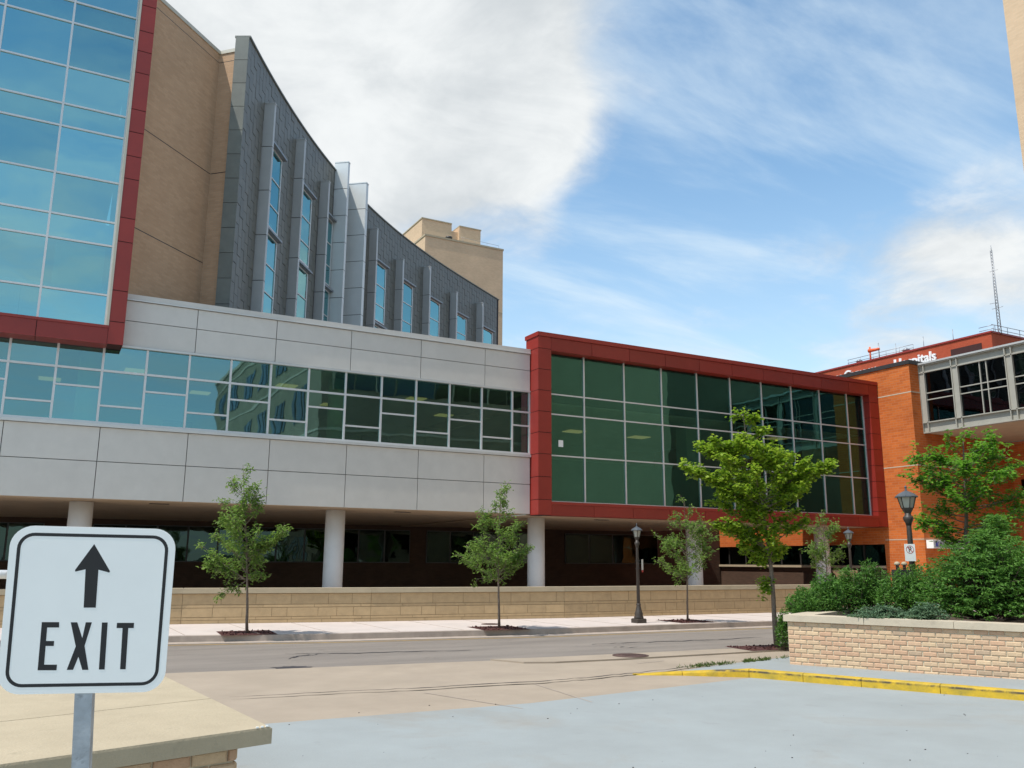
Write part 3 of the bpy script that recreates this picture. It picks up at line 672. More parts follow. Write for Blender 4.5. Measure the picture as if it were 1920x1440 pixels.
# ================================================================== ORANGE BRICK BUILDING
XR, YC = 30.06, 21.95
ob = thing('orange_building', (34, 26, 0), 'bright orange brick building with thin pale string courses at the end of the glass box', 'building')
prism('wall', [(XR, YC), (38, YC), (38, 48), (XR, 48)], 3.0, 9.56, 'orange_brick', ob)
prism('wall', [(XR, YC), (38, YC), (38, 23.75), (XR, 23.75)], 0.1, 2.998, 'orange_brick', ob)
prism('wall', [(XR, 23.752), (38, 23.752), (38, 48), (XR, 48)], 2.47, 2.998, 'orange_brick', ob)
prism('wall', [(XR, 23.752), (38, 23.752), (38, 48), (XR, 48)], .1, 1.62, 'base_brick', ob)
box('coping', XR-.05, 38.05, YC-.05, 48, 9.562, 9.72, 'dark_metal', ob)
for z in (8.43, 5.50):
    box('string_course', XR-.006, 38.0, YC-.006, 48, z-.02, z+.02, 'cap_light', ob)
box('string_course', XR-.006, 36.0, YC-.006, 23.7, 2.62, 2.655, 'cap_light', ob)
box('window_band', XR+.35, XR+.5, 23.76, 47, 1.62, 2.47, 'interior_dark', ob)
for i in range(16):
    y0 = 23.8+i*1.15
    box('pane', XR+.24, XR+.252, y0+.04, y0+1.11, 1.66, 2.44, 'dark_glass', ob); box('mullion', XR+.20, XR+.28, y0-.035, y0+.035, 1.63, 2.46, 'dark_metal', ob)
box('window_ledge', XR-.12, XR+.2, 23.76, 46, 1.52, 1.615, 'cap_stone', ob)
# nearer lit return with slot windows, below the bridge
prism('return_wall', [(36.2, 20.2), (44, 20.2), (44, YC-.002), (36.2, YC-.002)], .1, 6.7, 'orange_brick', ob)
for z in (4.9, 3.3):
    box('slot_window', 36.17, 36.199, 20.5, 21.6, z-.25, z+.3, 'black_glass', ob)
prism('rear_wall', [(38.002, YC+.1), (60, YC+.1), (60, 48), (38.002, 48)], .1, 7.5, 'orange_brick', ob)

# ambulance sign on the orange wall
sg = thing('ambulance_sign', (30.7, YC, 2.45), 'white projecting box sign with a blue mark reading Ambulance on orange brick', 'sign')
box('sign_box', 30.16, 32.4, YC-.30, YC-.004, 2.29, 2.60, 'sign_white', sg)
box('sign_face', 30.20, 32.36, YC-.306, YC-.301, 2.32, 2.57, 'sign_grey', sg)
boxes('blue_mark', [(30.30, 30.36, YC-.312, YC-.307, 2.36, 2.53), (30.36, 30.44, YC-.312, YC-.307, 2.36, 2.40), (30.362, 30.43, YC-.312, YC-.307, 2.43, 2.47), (30.40, 30.46, YC-.312, YC-.307, 2.49, 2.53)], 'sign_blue', sg)
text_mesh('lettering', 'Ambulance', .25, (30.52, YC-.309, 2.36), (1, 0, 0), (0, 0, 1), 'sign_black', sg, .004, .002)

# ================================================================== SKYWALK
sk = thing('skywalk', (33, 18, 0), 'beige steel and glass pedestrian bridge leaving the orange brick building', 'bridge')
XS, XE, KY0, KY1 = 30.60, 36.1, 12.0, YC-.004
KZ0, KZ1, KZ2, KZ3 = 6.78, 7.22, 9.20, 9.55
for xx, sgn in ((XS, 1), (XE, -1)):
    # built-up edge beams: web and flanges
    for z0, z1 in ((KZ0, KZ1), (KZ2, KZ3)):
        box('beam_web', min(xx+.10*sgn, xx+.13*sgn), max(xx+.10*sgn, xx+.13*sgn), KY0, KY1, z0+.04, z1-.04, 'steel_paint', sk)
        for f0, f1 in ((z0, z0+.04), (z1-.04, z1)): box('beam_flange', min(xx, xx+.24*sgn), max(xx, xx+.24*sgn), KY0, KY1, f0, f1, 'steel_paint', sk)
    posts = [21.84, 20.40, 18.25, 16.1, 13.95, 12.1]
    for y in posts:
        for d in (-.12, .12):
            box('post_flange', min(xx+.0, xx+.10*sgn), max(xx+.0, xx+.10*sgn), y+d-.02, y+d+.02, KZ0+.041, KZ3-.041, 'steel_paint', sk)
        box('post', min(xx+.04*sgn, xx+.098*sgn), max(xx+.04*sgn, xx+.098*sgn), y-.10, y+.10, KZ1-.02, KZ2+.02, 'steel_paint', sk)
    for a, b in zip(posts[:-1], posts[1:]):
        y1, y0 = a-.14, b+.14; gx = xx+.07*sgn
        for z in (8.10, 8.37): box('glazing_bar', gx-.02, gx+.02, y0, y1, z-.02, z+.02, 'steel_paint', sk)
        vs = [y1] + ([] if a > 21 else [y1-(y1-y0)*.46, y1-(y1-y0)*.60]) + [y0]
        for v in vs[1:-1]: box('glazing_bar', gx-.022, gx+.022, v-.02, v+.02, KZ1, KZ2, 'steel_paint', sk)
        for v1, v0 in zip(vs[:-1], vs[1:]):
            for z0, z1 in ((KZ1, 8.08), (8.12, 8.35), (8.39, KZ2)): box('pane', gx+.03*sgn-.005, gx+.03*sgn+.005, v0, v1, z0, z1, 'black_glass', sk)
box('underside', XS+.24, XE-.24, KY0, KY1, KZ0+.02, KZ0+.12, 'soffit', sk)
box('floor_slab', XS+.14, XE-.14, KY0, KY1, KZ1-.1, KZ1-.02, 'interior_dark', sk)
box('roof', XS+.245, XE-.245, KY0, KY1, KZ3-.12, KZ3-.02, 'roofing', sk)
box('roof_edge', XS-.04, XS+.2, KY0, KY1, KZ3+.002, KZ3+.07, 'silver_trim', sk)

# ================================================================== FAR RED HOSPITAL
XH = 75.0
fh = thing('red_hospital', (85, 55, 0), 'distant dark red brick hospital block with white roof lettering and rooftop railings', 'building')
prism('wall', [(XH, 46.0), (110, 46.0), (110, 90), (XH, 90)], 0, 22.5, 'far_red_brick', fh)
box('coping', XH-.1, 110, 45.9, 90, 22.5, 22.66, 'far_red_brick' if False else 'red_panel', fh)
box('louvre', XH-.05, XH-.005, 47.0, 50.1, 20.6, 21.75, 'red_joint', fh)
text_mesh('lettering', 'Hospitals', 1.30, (XH-.12, 56.35, 21.10), (0, -1, 0), (0, 0, 1), 'letter_white', fh, .03, .08, .98)
text_mesh('lettering', 'y Campus', 1.30, (XH-.12, 63.5, 21.10), (0, -1, 0), (0, 0, 1), 'letter_white', fh, .03, .08, 1.0)
rl = []
for y0, y1 in ((54.5, 62.6), (46.1, 47.5)):
    for zz in (23.0, 23.35): rl.append(([(XH+.6, y0, zz), (XH+.6, y1, zz)], .028))
    for y in np.arange(y0, y1+.01, 1.6): rl.append(([(XH+.6, y, 22.5), (XH+.6, y, 23.35)], .025))
for zz in (23.0, 23.4): rl.append(([(XH+.5, 46.2, zz), (95, 46.2, zz)], .03))
for x in np.arange(76, 95, 1.9): rl.append(([(x, 46.2, 22.5), (x, 46.2, 23.4)], .028))
for y in (56.8, 53.6, 50.4): rl.append(([(XH+1, y, 22.5), (XH+1, y, 24.0)], .03))
tubes('railing', rl, 'grey_metal', fh, 5)
for y, s_ in ((61.8, .3), (56.0, .35)): lathe('roof_vent', (XH+1.5, y, 22.5), [(s_, 0), (s_, .6), (s_*1.3, .65), (.1, .9)], 'grey_metal', fh, 10)
ws = thing('wind_sock', (XH+1, 59.4, 22.6), 'orange wind sock frame on the roof of the distant red hospital', 'wind sock')
tube('pole', [(XH+1, 59.95, 22.5), (XH+1, 59.95, 24.3)], .09, 'orange_paint', ws, 8); tube('pole', [(XH+1, 58.85, 22.5), (XH+1, 58.85, 24.5)], .05, 'grey_metal', ws, 8)
tube('sock', [(XH+1, 60.1, 23.9), (XH+1, 58.8, 23.85)], [.20, .14], 'orange_paint', ws, 12)
ms = thing('antenna_mast', (XH+.8, 45.6, 22.5), 'tall slim lattice antenna mast rising behind the distant red hospital roof', 'mast')
my, mx, mz0, mz1 = 45.85, XH+1.2, 22.5, 30.6
seg = []; legs = [np.array([math.cos(2*math.pi*k/3), math.sin(2*math.pi*k/3)])*.17 for k in range(3)]
for k in range(3):
    p = legs[k]; tube('mast_leg', [(mx+p[0], my+p[1], mz0), (mx+p[0]*.55, my+p[1]*.55, mz1)], .035, 'grey_metal', ms, 6)
nz = 26
for i in range(nz):
    za, zb = mz0+(mz1-mz0)*i/nz, mz0+(mz1-mz0)*(i+1)/nz; fa, fb = 1-.45*i/nz, 1-.45*(i+1)/nz
    for k in range(3):
        p, q = legs[k]*fa, legs[(k+1) % 3]*fb; seg.append(([(mx+p[0], my+p[1], za), (mx+q[0], my+q[1], zb)], .02))
tubes('lattice', seg, 'grey_metal', ms, 4)
tubes('antenna_arm', [([(mx, my-.5, 25.0), (mx, my+.55, 25.0)], .02), ([(mx, my-.1, 25.5), (mx, my+.7, 25.55)], .02), ([(mx, my-.4, 28.6), (mx, my+.4, 28.6)], .015), ([(mx, my, 30.5), (mx, my, 31.1)], .03)], 'grey_metal', ms, 5)

# ================================================================== NEAR-SIDE BUILDINGS (right edge of view and reflected in the glass)
nb = thing('corner_tower', (30, 10, 0), 'tall tan brick tower whose corner cuts the sky above the pedestrian bridge', 'building')
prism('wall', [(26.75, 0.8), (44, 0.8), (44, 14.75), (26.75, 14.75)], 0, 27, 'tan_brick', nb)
box('coping', 26.68, 44.05, .75, 14.82, 27, 27.3, 'cap_stone', nb)
off = thing('office_building', (18, -14, 0), 'tan brick office building across the road, mirrored in the ribbon windows', 'building')
prism('wall', [(13.4, -34), (60, -34), (60, .6), (13.4, .6)], 0, 17.4, 'office_brick', off)
box('coping', 13.3, 60.1, -34.1, .7, 17.4, 17.7, 'cap_light', off)
for z in (5.0, 9.0, 13.0, 16.6):
    box('string_course', 13.36, 60.04, -34.04, .64, z, z+.14, 'cap_light', off)
for zf in (1.6, 5.9, 9.9, 13.9):
    for y in np.arange(-31, -1, 5.2):
        for dy, w in ((0, .5), (.8, 1.1), (2.2, .5)):
            box('window', 13.34, 13.395, y+dy, y+dy+w, zf, zf+2.1, 'black_glass', off)

for i in range(34):
    x = 14.2+i*1.25
    box('window', x+.05, x+1.2, .605, .64, 11.4, 15.9, 'black_glass', off)
    if i % 2 == 0: box('pilaster', x-.05, x+.045, .605, .72, 11.3, 16.0, 'cap_light', off)
for i in range(9):
    x = 15.5+i*4.6; box('window', x, x+1.6, .605, .66, 2.2, 4.3, 'black_glass', off)

# ================================================================== LOW BLOCK WALL ALONG THE FAR PAVEMENT
lw = thing('retaining_wall', (10, 22, .13), 'long low tan block wall with a smooth cap along the pale pavement', 'wall')
courses = [(.13, .215, 1.1), (.215, .285, .95), (.285, .515, .62), (.515, .59, 1.05), (.59, .862, .78)]
for a, b in zip(WALL[:-1], WALL[1:]):
    a = np.array(a); b = np.array(b); l = np.linalg.norm(b-a); t = (b-a)/l; n = np.array([t[1], -t[0]])
    obox('mortar_core', a-n*.01, t, -n, l, .26, .12, .87, 'mortar_tan', lw)
    obox('cap', a+n*.05, t, -n, l-.002, .38, .872, 1.0, 'cap_stone', lw)
    if b[0] < 1: continue
    for ci, (z0, z1, w) in enumerate(courses):
        s_ = 0 if a[0] > -5 else max(0, 10.5)
        while s_ < l-.02:
            ww = min(w*random.uniform(.6, 1.3), l-s_)
            if l-s_-ww < .2: ww = l-s_
            obox('block', a+t*(s_+.006)+n*random.uniform(-.001, .004), t, -n, ww-.012, .05, z0+.006, z1-.006, 'block', lw); s_ += ww

# ================================================================== BRICK PLANTER, right
pl = thing('brick_planter', (12, 9.5, .13), 'low tan brick planter wall with pale stone cap holding dark evergreen shrubs', 'planter')
PP = np.array([11.02, 10.71]); PT = np.array([1.39, -3.02]); PT /= np.linalg.norm(PT); PN = np.array([PT[1], -PT[0]])      # PN towards the drive
PL = 7.6
obox('mortar_core', PP-PN*.004, PT, -PN, PL, .28, .0, .76, 'mortar', pl)
obox('mortar_core', PP-PN*.012+PT*.01, -PN, PT, 6, .27, .0, .76, 'mortar', pl)
ncap = 6
for i in range(ncap):
    obox('cap_stone', PP+PN*.05-PT*.05+PT*(i*(PL+.05)/ncap), PT, -PN, (PL+.05)/ncap-.006, .40, .765, .865, 'cap_light', pl)
obox('cap_stone', PP-PN*.352-PT*.05, -PN, PT, 5.6, .38, .765, .865, 'cap_light', pl)
BRK = ['brick_a']*4+['brick_b']*4+['brick_c']*3+['brick_d']*1+['brick_e']*3
def brick_meshes(l, d, h):
    out = []
    for k in range(6):
        e = .006; V = []
        for z in (0, 1):
            for x, y in ((0, 0), (l, 0), (l, d), (0, d)):
                V.append((x+random.uniform(-.003, .003), y, z*h+random.uniform(-.002, .002)))
        # pillowed face: inner ring pushed out
        V += [(.012, -.009, .010), (l-.012, -.009, .010), (l-.012, -.009, h-.010), (.012, -.009, h-.010)]
        Fc = [(0, 3, 2, 1), (4, 5, 6, 7), (1, 2, 6, 5), (2, 3, 7, 6), (3, 0, 4, 7), (8, 9, 10, 11), (0, 1, 9, 8), (1, 5, 10, 9), (5, 4, 11, 10), (4, 0, 8, 11)]
        for mt in sorted(set(BRK)):
            me = bpy.data.meshes.new('brick'); me.from_pydata(V, [], Fc); me.materials.append(MATS[mt]); out.append((mt, me))
    return out
def lay(parent, o2, t, n, length, z0, nc, meshes, bl=.203, ch=.0705, skip=None):
    """lay courses of single bricks from o2 along t; n points out of the wall"""
    by = {}
    for mt, me in meshes: by.setdefault(mt, []).append(me)
    R = Matrix(((t[0], -n[0], 0), (t[1], -n[1], 0), (0, 0, 1)))
    for c in range(nc):
        s_ = -(bl*.5) if c % 2 else 0
        while s_ < length-.03:
            a = max(s_, 0); e = min(s_+bl, length); w = e-a-.012
            if w > .04:
                me = random.choice(by[random.choice(BRK)]); o = bpy.data.objects.new('brick', me); COL.objects.link(o); o.parent = parent; BASE[o.name] = BASE[parent.name]
                p = np.array([*(np.array(o2)+np.array(t)*(a+.006)+np.array(n)*random.uniform(.000, .005)), z0+c*ch+.005]) - BASE[parent.name]
                o.matrix_local = Matrix.Translation(Vector(p)) @ (R.to_4x4()) @ Matrix.Diagonal((w/(bl-.012), 1, 1, 1))
            s_ += bl
bm = brick_meshes(.191, .06, .0605)
lay(pl, PP, PT, PN, 5.9, .0595, 10, bm)
prism('soil_bed', [tuple(PP-PN*.3+PT*.2), tuple(PP-PN*.3+PT*PL), tuple(PP-PN*6+PT*PL), tuple(PP-PN*6+PT*.2)], .2, .72, 'soil', pl)

# yellow kerb with its raised walk
YK = [(8.25, 11.22), (8.9, 10.85), (9.66, 10.22), (10.35, 8.75), (11.22, 6.93), (12.6, 4.0), (14.0, 1.0)]
yo = offset_line(YK, .16)
yk = bpy.data.objects.new('yellow_kerb', None); link(yk, None, (10, 9, 0)); yk.location = (10, 9, 0); yk['kind'] = 'structure'
hts = [.012, .06, .125, .125, .125, .125, .125]
for i in range(len(YK)-1):
    nsub = 1 if i < 2 else 2
    for k in range(nsub):
        f0, f1 = k/nsub, (k+1)/nsub
        A0 = np.array(YK[i])*(1-f0)+np.array(YK[i+1])*f0; A1 = np.array(YK[i])*(1-f1)+np.array(YK[i+1])*f1
        B0 = yo[i]*(1-f0)+yo[i+1]*f0; B1 = yo[i]*(1-f1)+yo[i+1]*f1
        h0 = hts[i]*(1-f0)+hts[i+1]*f0; h1 = hts[i]*(1-f1)+hts[i+1]*f1
        t = (A1-A0)/np.linalg.norm(A1-A0); A0, B0, A1, B1 = A0+t*.004, B0+t*.004, A1-t*.004, B1-t*.004
        r = .02; i0 = (B0-A0)/np.linalg.norm(B0-A0)*r; i1 = (B1-A1)/np.linalg.norm(B1-A1)*r
        V = [(*A0, 0), (*A1, 0), (*B1, 0), (*B0, 0), (*(A0+i0*.3), max(.004, h0-r)), (*(A1+i1*.3), max(.004, h1-r)), (*B1, h1), (*B0, h0), (*(A0+i0), h0), (*(A1+i1), h1)]
        mesh('kerb_stone', V, [(0, 1, 5, 4), (4, 5, 9, 8), (8, 9, 6, 7), (1, 2, 6, 9, 5), (3, 0, 4, 8, 7), (2, 3, 7, 6)], 'yellow_kerb', yk)
p1_ = onz(1484, 1231, .04); p2_ = onz(1330, 1249, .03); p3_ = onz(1405, 1240, .035)
RW = [(*yo[1], .056), (*yo[2], .122), (*yo[3], .122), (*yo[4], .122), (*yo[5], .122), (*yo[6], .122), (30, 1, .122), (30, 11.2, .122), (12.4, 11.2, .06), (p1_[0], p1_[1], .04), (p3_[0], p3_[1], .036), (p2_[0], p2_[1], .03)]
o = mesh('raised_walk', RW, [(0, 1, 10, 11), (1, 2, 9, 10), (2, 3, 8, 9), (3, 4, 7, 8), (4, 5, 6, 7)], 'lot'); o['kind'] = 'structure'

# ================================================================== NEAR BRICK WALL, left
nw = thing('low_brick_wall', (-1, 6, 0), 'low brick wall with a broad sandy concrete cap beside the drive behind the exit sign', 'wall')
A = np.array([1.33, 5.35]); tA = np.array([1.37, .39]); tA /= np.linalg.norm(tA); nA = np.array([tA[1], -tA[0]])
B = np.array([1.02, 8.6]); tB = (B-A)/np.linalg.norm(B-A); LN = 7.5
A2 = A-tA*LN; B2 = B-tA*LN
g_ = .004
def capslab(name, q, z0, z1):
    q = [np.array(p) for p in q]; c = sum(q)/len(q); V = [(*p, z0) for p in q]+[(*p, z1-.012) for p in q]+[(*(p+(c-p)/np.linalg.norm(c-p)*.018), z1) for p in q]
    n = len(q); Fc = [tuple(range(n-1, -1, -1))]+[(i, (i+1) % n, n+(i+1) % n, n+i) for i in range(n)]+[(n+i, n+(i+1) % n, 2*n+(i+1) % n, 2*n+i) for i in range(n)]+[tuple(range(2*n, 3*n))]
    return mesh(name, V, Fc, 'cap_stone', nw)
M1, M2 = A+(B-A)*.38, A2+(B2-A2)*.38
capslab('cap_slab', [A2, A, M1-tB*g_, M2-tB*g_], .655, .75); capslab('cap_slab', [M2+tB*g_, M1+tB*g_, B, B2], .655, .75)
inn = .17
Ai = A-tA*inn-nA*.09
core = [tuple(A2-nA*.102), tuple(Ai-nA*.012-tA*.012), tuple(B-tA*(inn+.012)), tuple(B2)]
prism('mortar_core', core, .0, .654, 'mortar', nw)
bm2 = brick_meshes(.203, .08, .068)
lay(nw, Ai-tA*3.6, tA, nA, 3.6, .01, 8, bm2, .215, .080)
lay(nw, Ai, tB, np.array([tB[1], -tB[0]]), 2.9, .01, 8, bm2, .215, .080)
boxes('cap_chip', [(A[0]-.10+k*.03, A[0]-.085+k*.03, A[1]-.03+k*.01, A[1]-.018+k*.01, .7505, .758) for k in range(3)], 'sign_white', nw)

# ================================================================== EXIT SIGN
es = thing('exit_sign', (.2, 2.95, 0), 'white exit sign with black border, upward arrow and bold capitals on a metal post', 'sign')
ESC = np.array([.163, 2.929, 1.553]); ex = np.array([.970, -.243, -.012]); ex /= np.linalg.norm(ex); ez = np.array([-.042, -.13, .985]); ez -= ex*(ez@ex); ez /= np.linalg.norm(ez); ey = np.cross(ez, ex)   # ey away from camera
SWd, SHt = .457, .487
def rrect(w, h, r, n=8):
    P = []
    for cx, cy, a0 in ((w/2-r, h/2-r, 0), (-w/2+r, h/2-r, 90), (-w/2+r, -h/2+r, 180), (w/2-r, -h/2+r, 270)):
        for k in range(n+1):
            a = math.radians(a0+90*k/n); P.append((cx+r*math.cos(a), cy+r*math.sin(a)))
    return P
def sp3(u, v, d): return ESC+ex*u+ez*v+ey*d      # d<0 towards camera
def flat(name, P, d0, d1, mat, parent):
    n = len(P); V = [sp3(u, v, d0) for u, v in P]+[sp3(u, v, d1) for u, v in P]
    Fc = [tuple(range(n)), tuple(range(2*n-1, n-1, -1))]+[(i, n+i, n+(i+1) % n, (i+1) % n) for i in range(n)]
    return mesh(name, V, Fc, mat, parent)
flat('sign_panel', rrect(SWd, SHt, .062), -.0015, .0015, 'sign_white', es)
po, pi_ = rrect(SWd-.040, SHt-.040, .046), rrect(SWd-.059, SHt-.059, .0365); n = len(po)
V = [sp3(u, v, -.0019) for u, v in po]+[sp3(u, v, -.0019) for u, v in pi_]
mesh('border', V, [(i, (i+1) % n, n+(i+1) % n, n+i) for i in range(n)], 'sign_black', es)
def sgn(x, y):     # pixel of the photograph -> sign coordinates
    d = ray(x, y); tpar = ((ESC-CAMP)@ey)/(d@ey); q = CAMP+d*tpar-ESC; return (q@ex, q@ez)
c7 = lambda a, b: sgn(a/2.77, 920+b/2.77)
Lh = (-.185*SHt, )
flat('arrow', [c7(*p) for p in ((490, 277), (390, 412), (392, 420), (445, 408), (435, 607), (498, 607), (512, 410), (568, 425), (572, 418))], -.0019, -.0016, 'sign_black', es)
flat('letter_e', [c7(*p) for p in ((218, 682), (308, 682), (308, 710), (246, 710), (240, 780), (282, 780), (280, 806), (238, 806), (230, 903), (297, 903), (294, 932), (196, 932))], -.0019, -.0016, 'sign_black', es)
flat('letter_x', [c7(*p) for p in ((368, 683), (402, 683), (428, 765), (446, 683), (478, 683), (440, 806), (460, 930), (428, 930), (408, 862), (380, 930), (347, 930), (394, 808))], -.0019, -.0016, 'sign_black', es)
flat('letter_i', [c7(*p) for p in ((530, 684), (560, 684), (544, 928), (514, 928))], -.0019, -.0016, 'sign_black', es)
flat('letter_t', [c7(*p) for p in ((608, 686), (697, 686), (695, 713), (667, 713), (653, 927), (624, 927), (637, 713), (606, 713))], -.0019, -.0016, 'sign_black', es)
# post: square tube with slight lean of the sign
pc, pb = c7(433, 1045), c7(415, 1440)
pd = np.array([pb[0]-pc[0], pb[1]-pc[1]]); pd /= abs(pd[1])
def postpt(v): return (pc[0]+pd[0]*(pc[1]-v), v)
V = []
vt = SHt/2-.06; vb = -1.62
for v in (vb, vt):
    u, _ = postpt(v)
    for du, dd in ((-.024, .0025), (.024, .0025), (.024, .043), (-.024, .043)): V.append(sp3(u+du, v, dd))
mesh('post', V, BF, 'galvanised', es)
for v in ():
    u, _ = postpt(v); flat('bolt', [(u+.006*math.cos(a), v+.006*math.sin(a)) for a in np.linspace(0, 2*math.pi, 9)[:-1]], -.004, -.0016, 'sign_white', es)
u, v = c7(430, 1075)
# white barrier arm behind the sign
ga = thing('barrier_arm', (-3, 8.6, 0), 'white horizontal barrier arm just behind the exit sign', 'barrier')
q = at(2, 1077, 7.0); dR = RH
tube('arm', [tuple(q-dR*2.6), tuple(q+dR*.05)], .035, 'gate_white', ga, 8)
qb = q-dR*2.6
box('cabinet', qb[0]-.2, qb[0]+.2, qb[1]-.16, qb[1]+.16, 0, q[2]+.12, 'gate_white', ga)

# ================================================================== LAMP POSTS
def lamp(x, y, z0, h, label, s=1.0):
    t = thing('street_lamp', (x, y, z0), label, 'street lamp', 'dark bronze lantern lamp posts'); c = (x, y, z0); k = h/2.60
    r = lambda L_: [(a*k*s, b*k) for a, b in L_]
    bs = .30*k*s/2
    mesh('base_plinth', [(x+sx*bs*f, y+sy*bs*f, z0+z*k) for z, f in ((0, 1), (.10, 1), (.12, .92)) for sx, sy in ((-1, -1), (1, -1), (1, 1), (-1, 1))],
         [(0, 3, 2, 1), (8, 9, 10, 11)]+[(i+4*j, (i+1) % 4+4*j, (i+1) % 4+4*j+4, i+4*j+4) for j in (0, 1) for i in range(4)], 'lamp_bronze', t)
    lathe('base', c, r([(.13, .12), (.13, .16), (.11, .20), (.118, .24), (.09, .32), (.062, .44), (.056, .47), (.066, .49), (.052, .52)]), 'lamp_bronze', t, 20)
    lathe('shaft', c, r([(.050, .515), (.036, 2.02), (.036, 2.04)]), 'lamp_bronze', t, 14)
    lathe('collar', c, r([(.038, 2.035), (.048, 2.08), (.070, 2.13), (.074, 2.17), (.062, 2.19), (.045, 2.21), (.045, 2.24)]), 'lamp_bronze', t, 18)
    la = lathe('lantern_cup', c, r([(.045, 2.238), (.055, 2.26), (.075, 2.30), (.085, 2.33)]), 'lamp_bronze', t, 6, False)
    lathe('lantern_glass', c, r([(.080, 2.332), (.122, 2.505)]), 'lantern_glass', t, 6, False)
    hx = [(math.cos(a), math.sin(a)) for a in np.linspace(0, 2*math.pi, 7)[:-1]]
    tubes('lantern_frame', [([(x+.084*k*s*a, y+.084*k*s*b, z0+2.325*k), (x+.128*k*s*a, y+.128*k*s*b, z0+2.51*k)], .008*k) for a, b in hx], 'lamp_bronze', t, 5)
    lathe('lantern_roof', c, r([(.165, 2.505), (.165, 2.522), (.11, 2.57), (.045, 2.605), (.02, 2.62), (.012, 2.66), (.02, 2.68), (.005, 2.71)]), 'lamp_cap', t, 12, False)
    return t
paint('lantern_glass', (.42, .40, .33), .3, .1, 5)
paint('lamp_cap', (.075, .085, .095), .45, .2, 5)
p = onz(1198, 1168, .13); lamp(p[0], p[1], .13, 2.50, 'dark bronze lantern lamp post standing alone on the pavement by the low tan wall')
l1 = (p[0], p[1])
p = at(1714, 1100, 16.0); q = at(1702, 908, 16.0); lamp(p[0], p[1], .13, q[2]-.13-.11, 'large dark lantern lamp post with a no parking sign rising from the planter shrubs', 1.12)
l2 = np.array([p[0], p[1]])
p = at(1597, 1085, 27); lamp(p[0], p[1], .13, 2.60, 'small far lantern lamp post in front of the orange brick base')
# no-parking plate on the large lamp
npk = thing('no_parking_sign', (l2[0], l2[1], 1.9), 'small white no parking plate strapped to the large lamp post', 'sign')
dn = -FH*.075+np.array([0, 0, 0]); cc = at(1706.5, 1036, 15.85)
def nquad(name, P, d, mat):
    V = [cc+RH*u+np.array([0, 0, 1])*v-FH*d for u, v in P]+[cc+RH*u+np.array([0, 0, 1])*v-FH*(d-.004) for u, v in P]; n = len(P)
    return mesh(name, V, [tuple(range(n)), tuple(range(2*n-1, n-1, -1))]+[(i, n+i, n+(i+1) % n, (i+1) % n) for i in range(n)], mat, npk)
nquad('plate', [(-.098, -.155), (.098, -.155), (.098, .155), (-.098, .155)], 0, 'sign_white')
def ring(name, r0, r1, cy, d, mat, a0=0, a1=360, nseg=24, sx=1.):
    V = []; Fc = []
    for k in range(nseg+1):
        a = math.radians(a0+(a1-a0)*k/nseg)
        for r in (r0, r1): V.append(cc+RH*r*math.cos(a)*sx+np.array([0, 0, 1])*(cy+r*math.sin(a))-FH*d)
    for k in range(nseg): Fc.append((2*k, 2*k+1, 2*k+3, 2*k+2))
    return mesh(name, V, Fc, mat, npk)
ring('red_ring', .064, .072, .055, .003, 'sign_red')
nquad('letter_p', [(-.022, .010), (-.008, .010), (-.008, .10), (-.022, .10)], .003, 'sign_black')
ring('letter_p', .014, .028, .078, .0032, 'sign_black', -90, 90, 12)
nquad('slash', [(-.050, .100), (-.042, .108), (.050, .012), (.042, .004)], .0036, 'sign_red')
# thin plates on the lone lamp
ps = thing('parking_plate', (l1[0], l1[1], 1.6), 'narrow white parking plate mounted edge-on to the lone lamp post', 'sign')
q = at(1203, 1050, np.dot(np.array([l1[0], l1[1], 1.7])-CAMP, FW)); tE = (FH*.95+RH*.30); tE /= np.linalg.norm(tE); tN = np.array([-tE[1], tE[0], 0])
obox('plate', (q+RH*.02-tE*.1)[:2], tE[:2], tN[:2], .24, .004, 1.50, 1.78, 'sign_white', ps)
obox('plate', (q+RH*.02-tE*.1)[:2], tE[:2], tN[:2], .22, .004, 1.44, 1.495, 'sign_red', ps)
boxes('bracket', [(l1[0]-.045, l1[0]+.06, l1[1]-.045, l1[1]+.045, z, z+.015) for z in (1.53, 1.74)], 'dark_metal', ps)

# fire connection behind the shrubs
p = at(1691, 1085, 17.6); fc = thing('vent_pipes', (p[0], p[1], .13), 'pair of mushroom capped vent pipes on a dark box above the shrubs', 'pipe')
zt_ = at(1691, 1068, 17.6)[2]
obox('cabinet', p[:2]-RH[:2]*.15-FH[:2]*.12, RH[:2], FH[:2], .30, .24, .13, zt_-.0, 'dark_metal', fc)
for s_ in (-1, 1):
    c = (p[0]+RH[0]*.072*s_, p[1]+RH[1]*.072*s_, zt_); lathe('pipe', c, [(.032, .002), (.032, .10)], 'iron', fc, 12); lathe('pipe_cap', c, [(.035, .085), (.055, .09), (.058, .12), (.04, .15), (.01, .16)], 'cap_stone', fc, 14)
# tan pot on the wall end
p = at(1584, 1062, 26.5); pt = thing('stone_pot', (p[0], p[1], 1.0), 'tan tapered stone pot at the end of the low block wall', 'pot')
lathe('bowl', (p[0], p[1], .13), [(.2, 0), (.2, .75), (.16, .80), (.16, .9), (.30, 1.25), (.36, 1.3), (.36, 1.36), (.30, 1.36)], 'block', pt, 20)

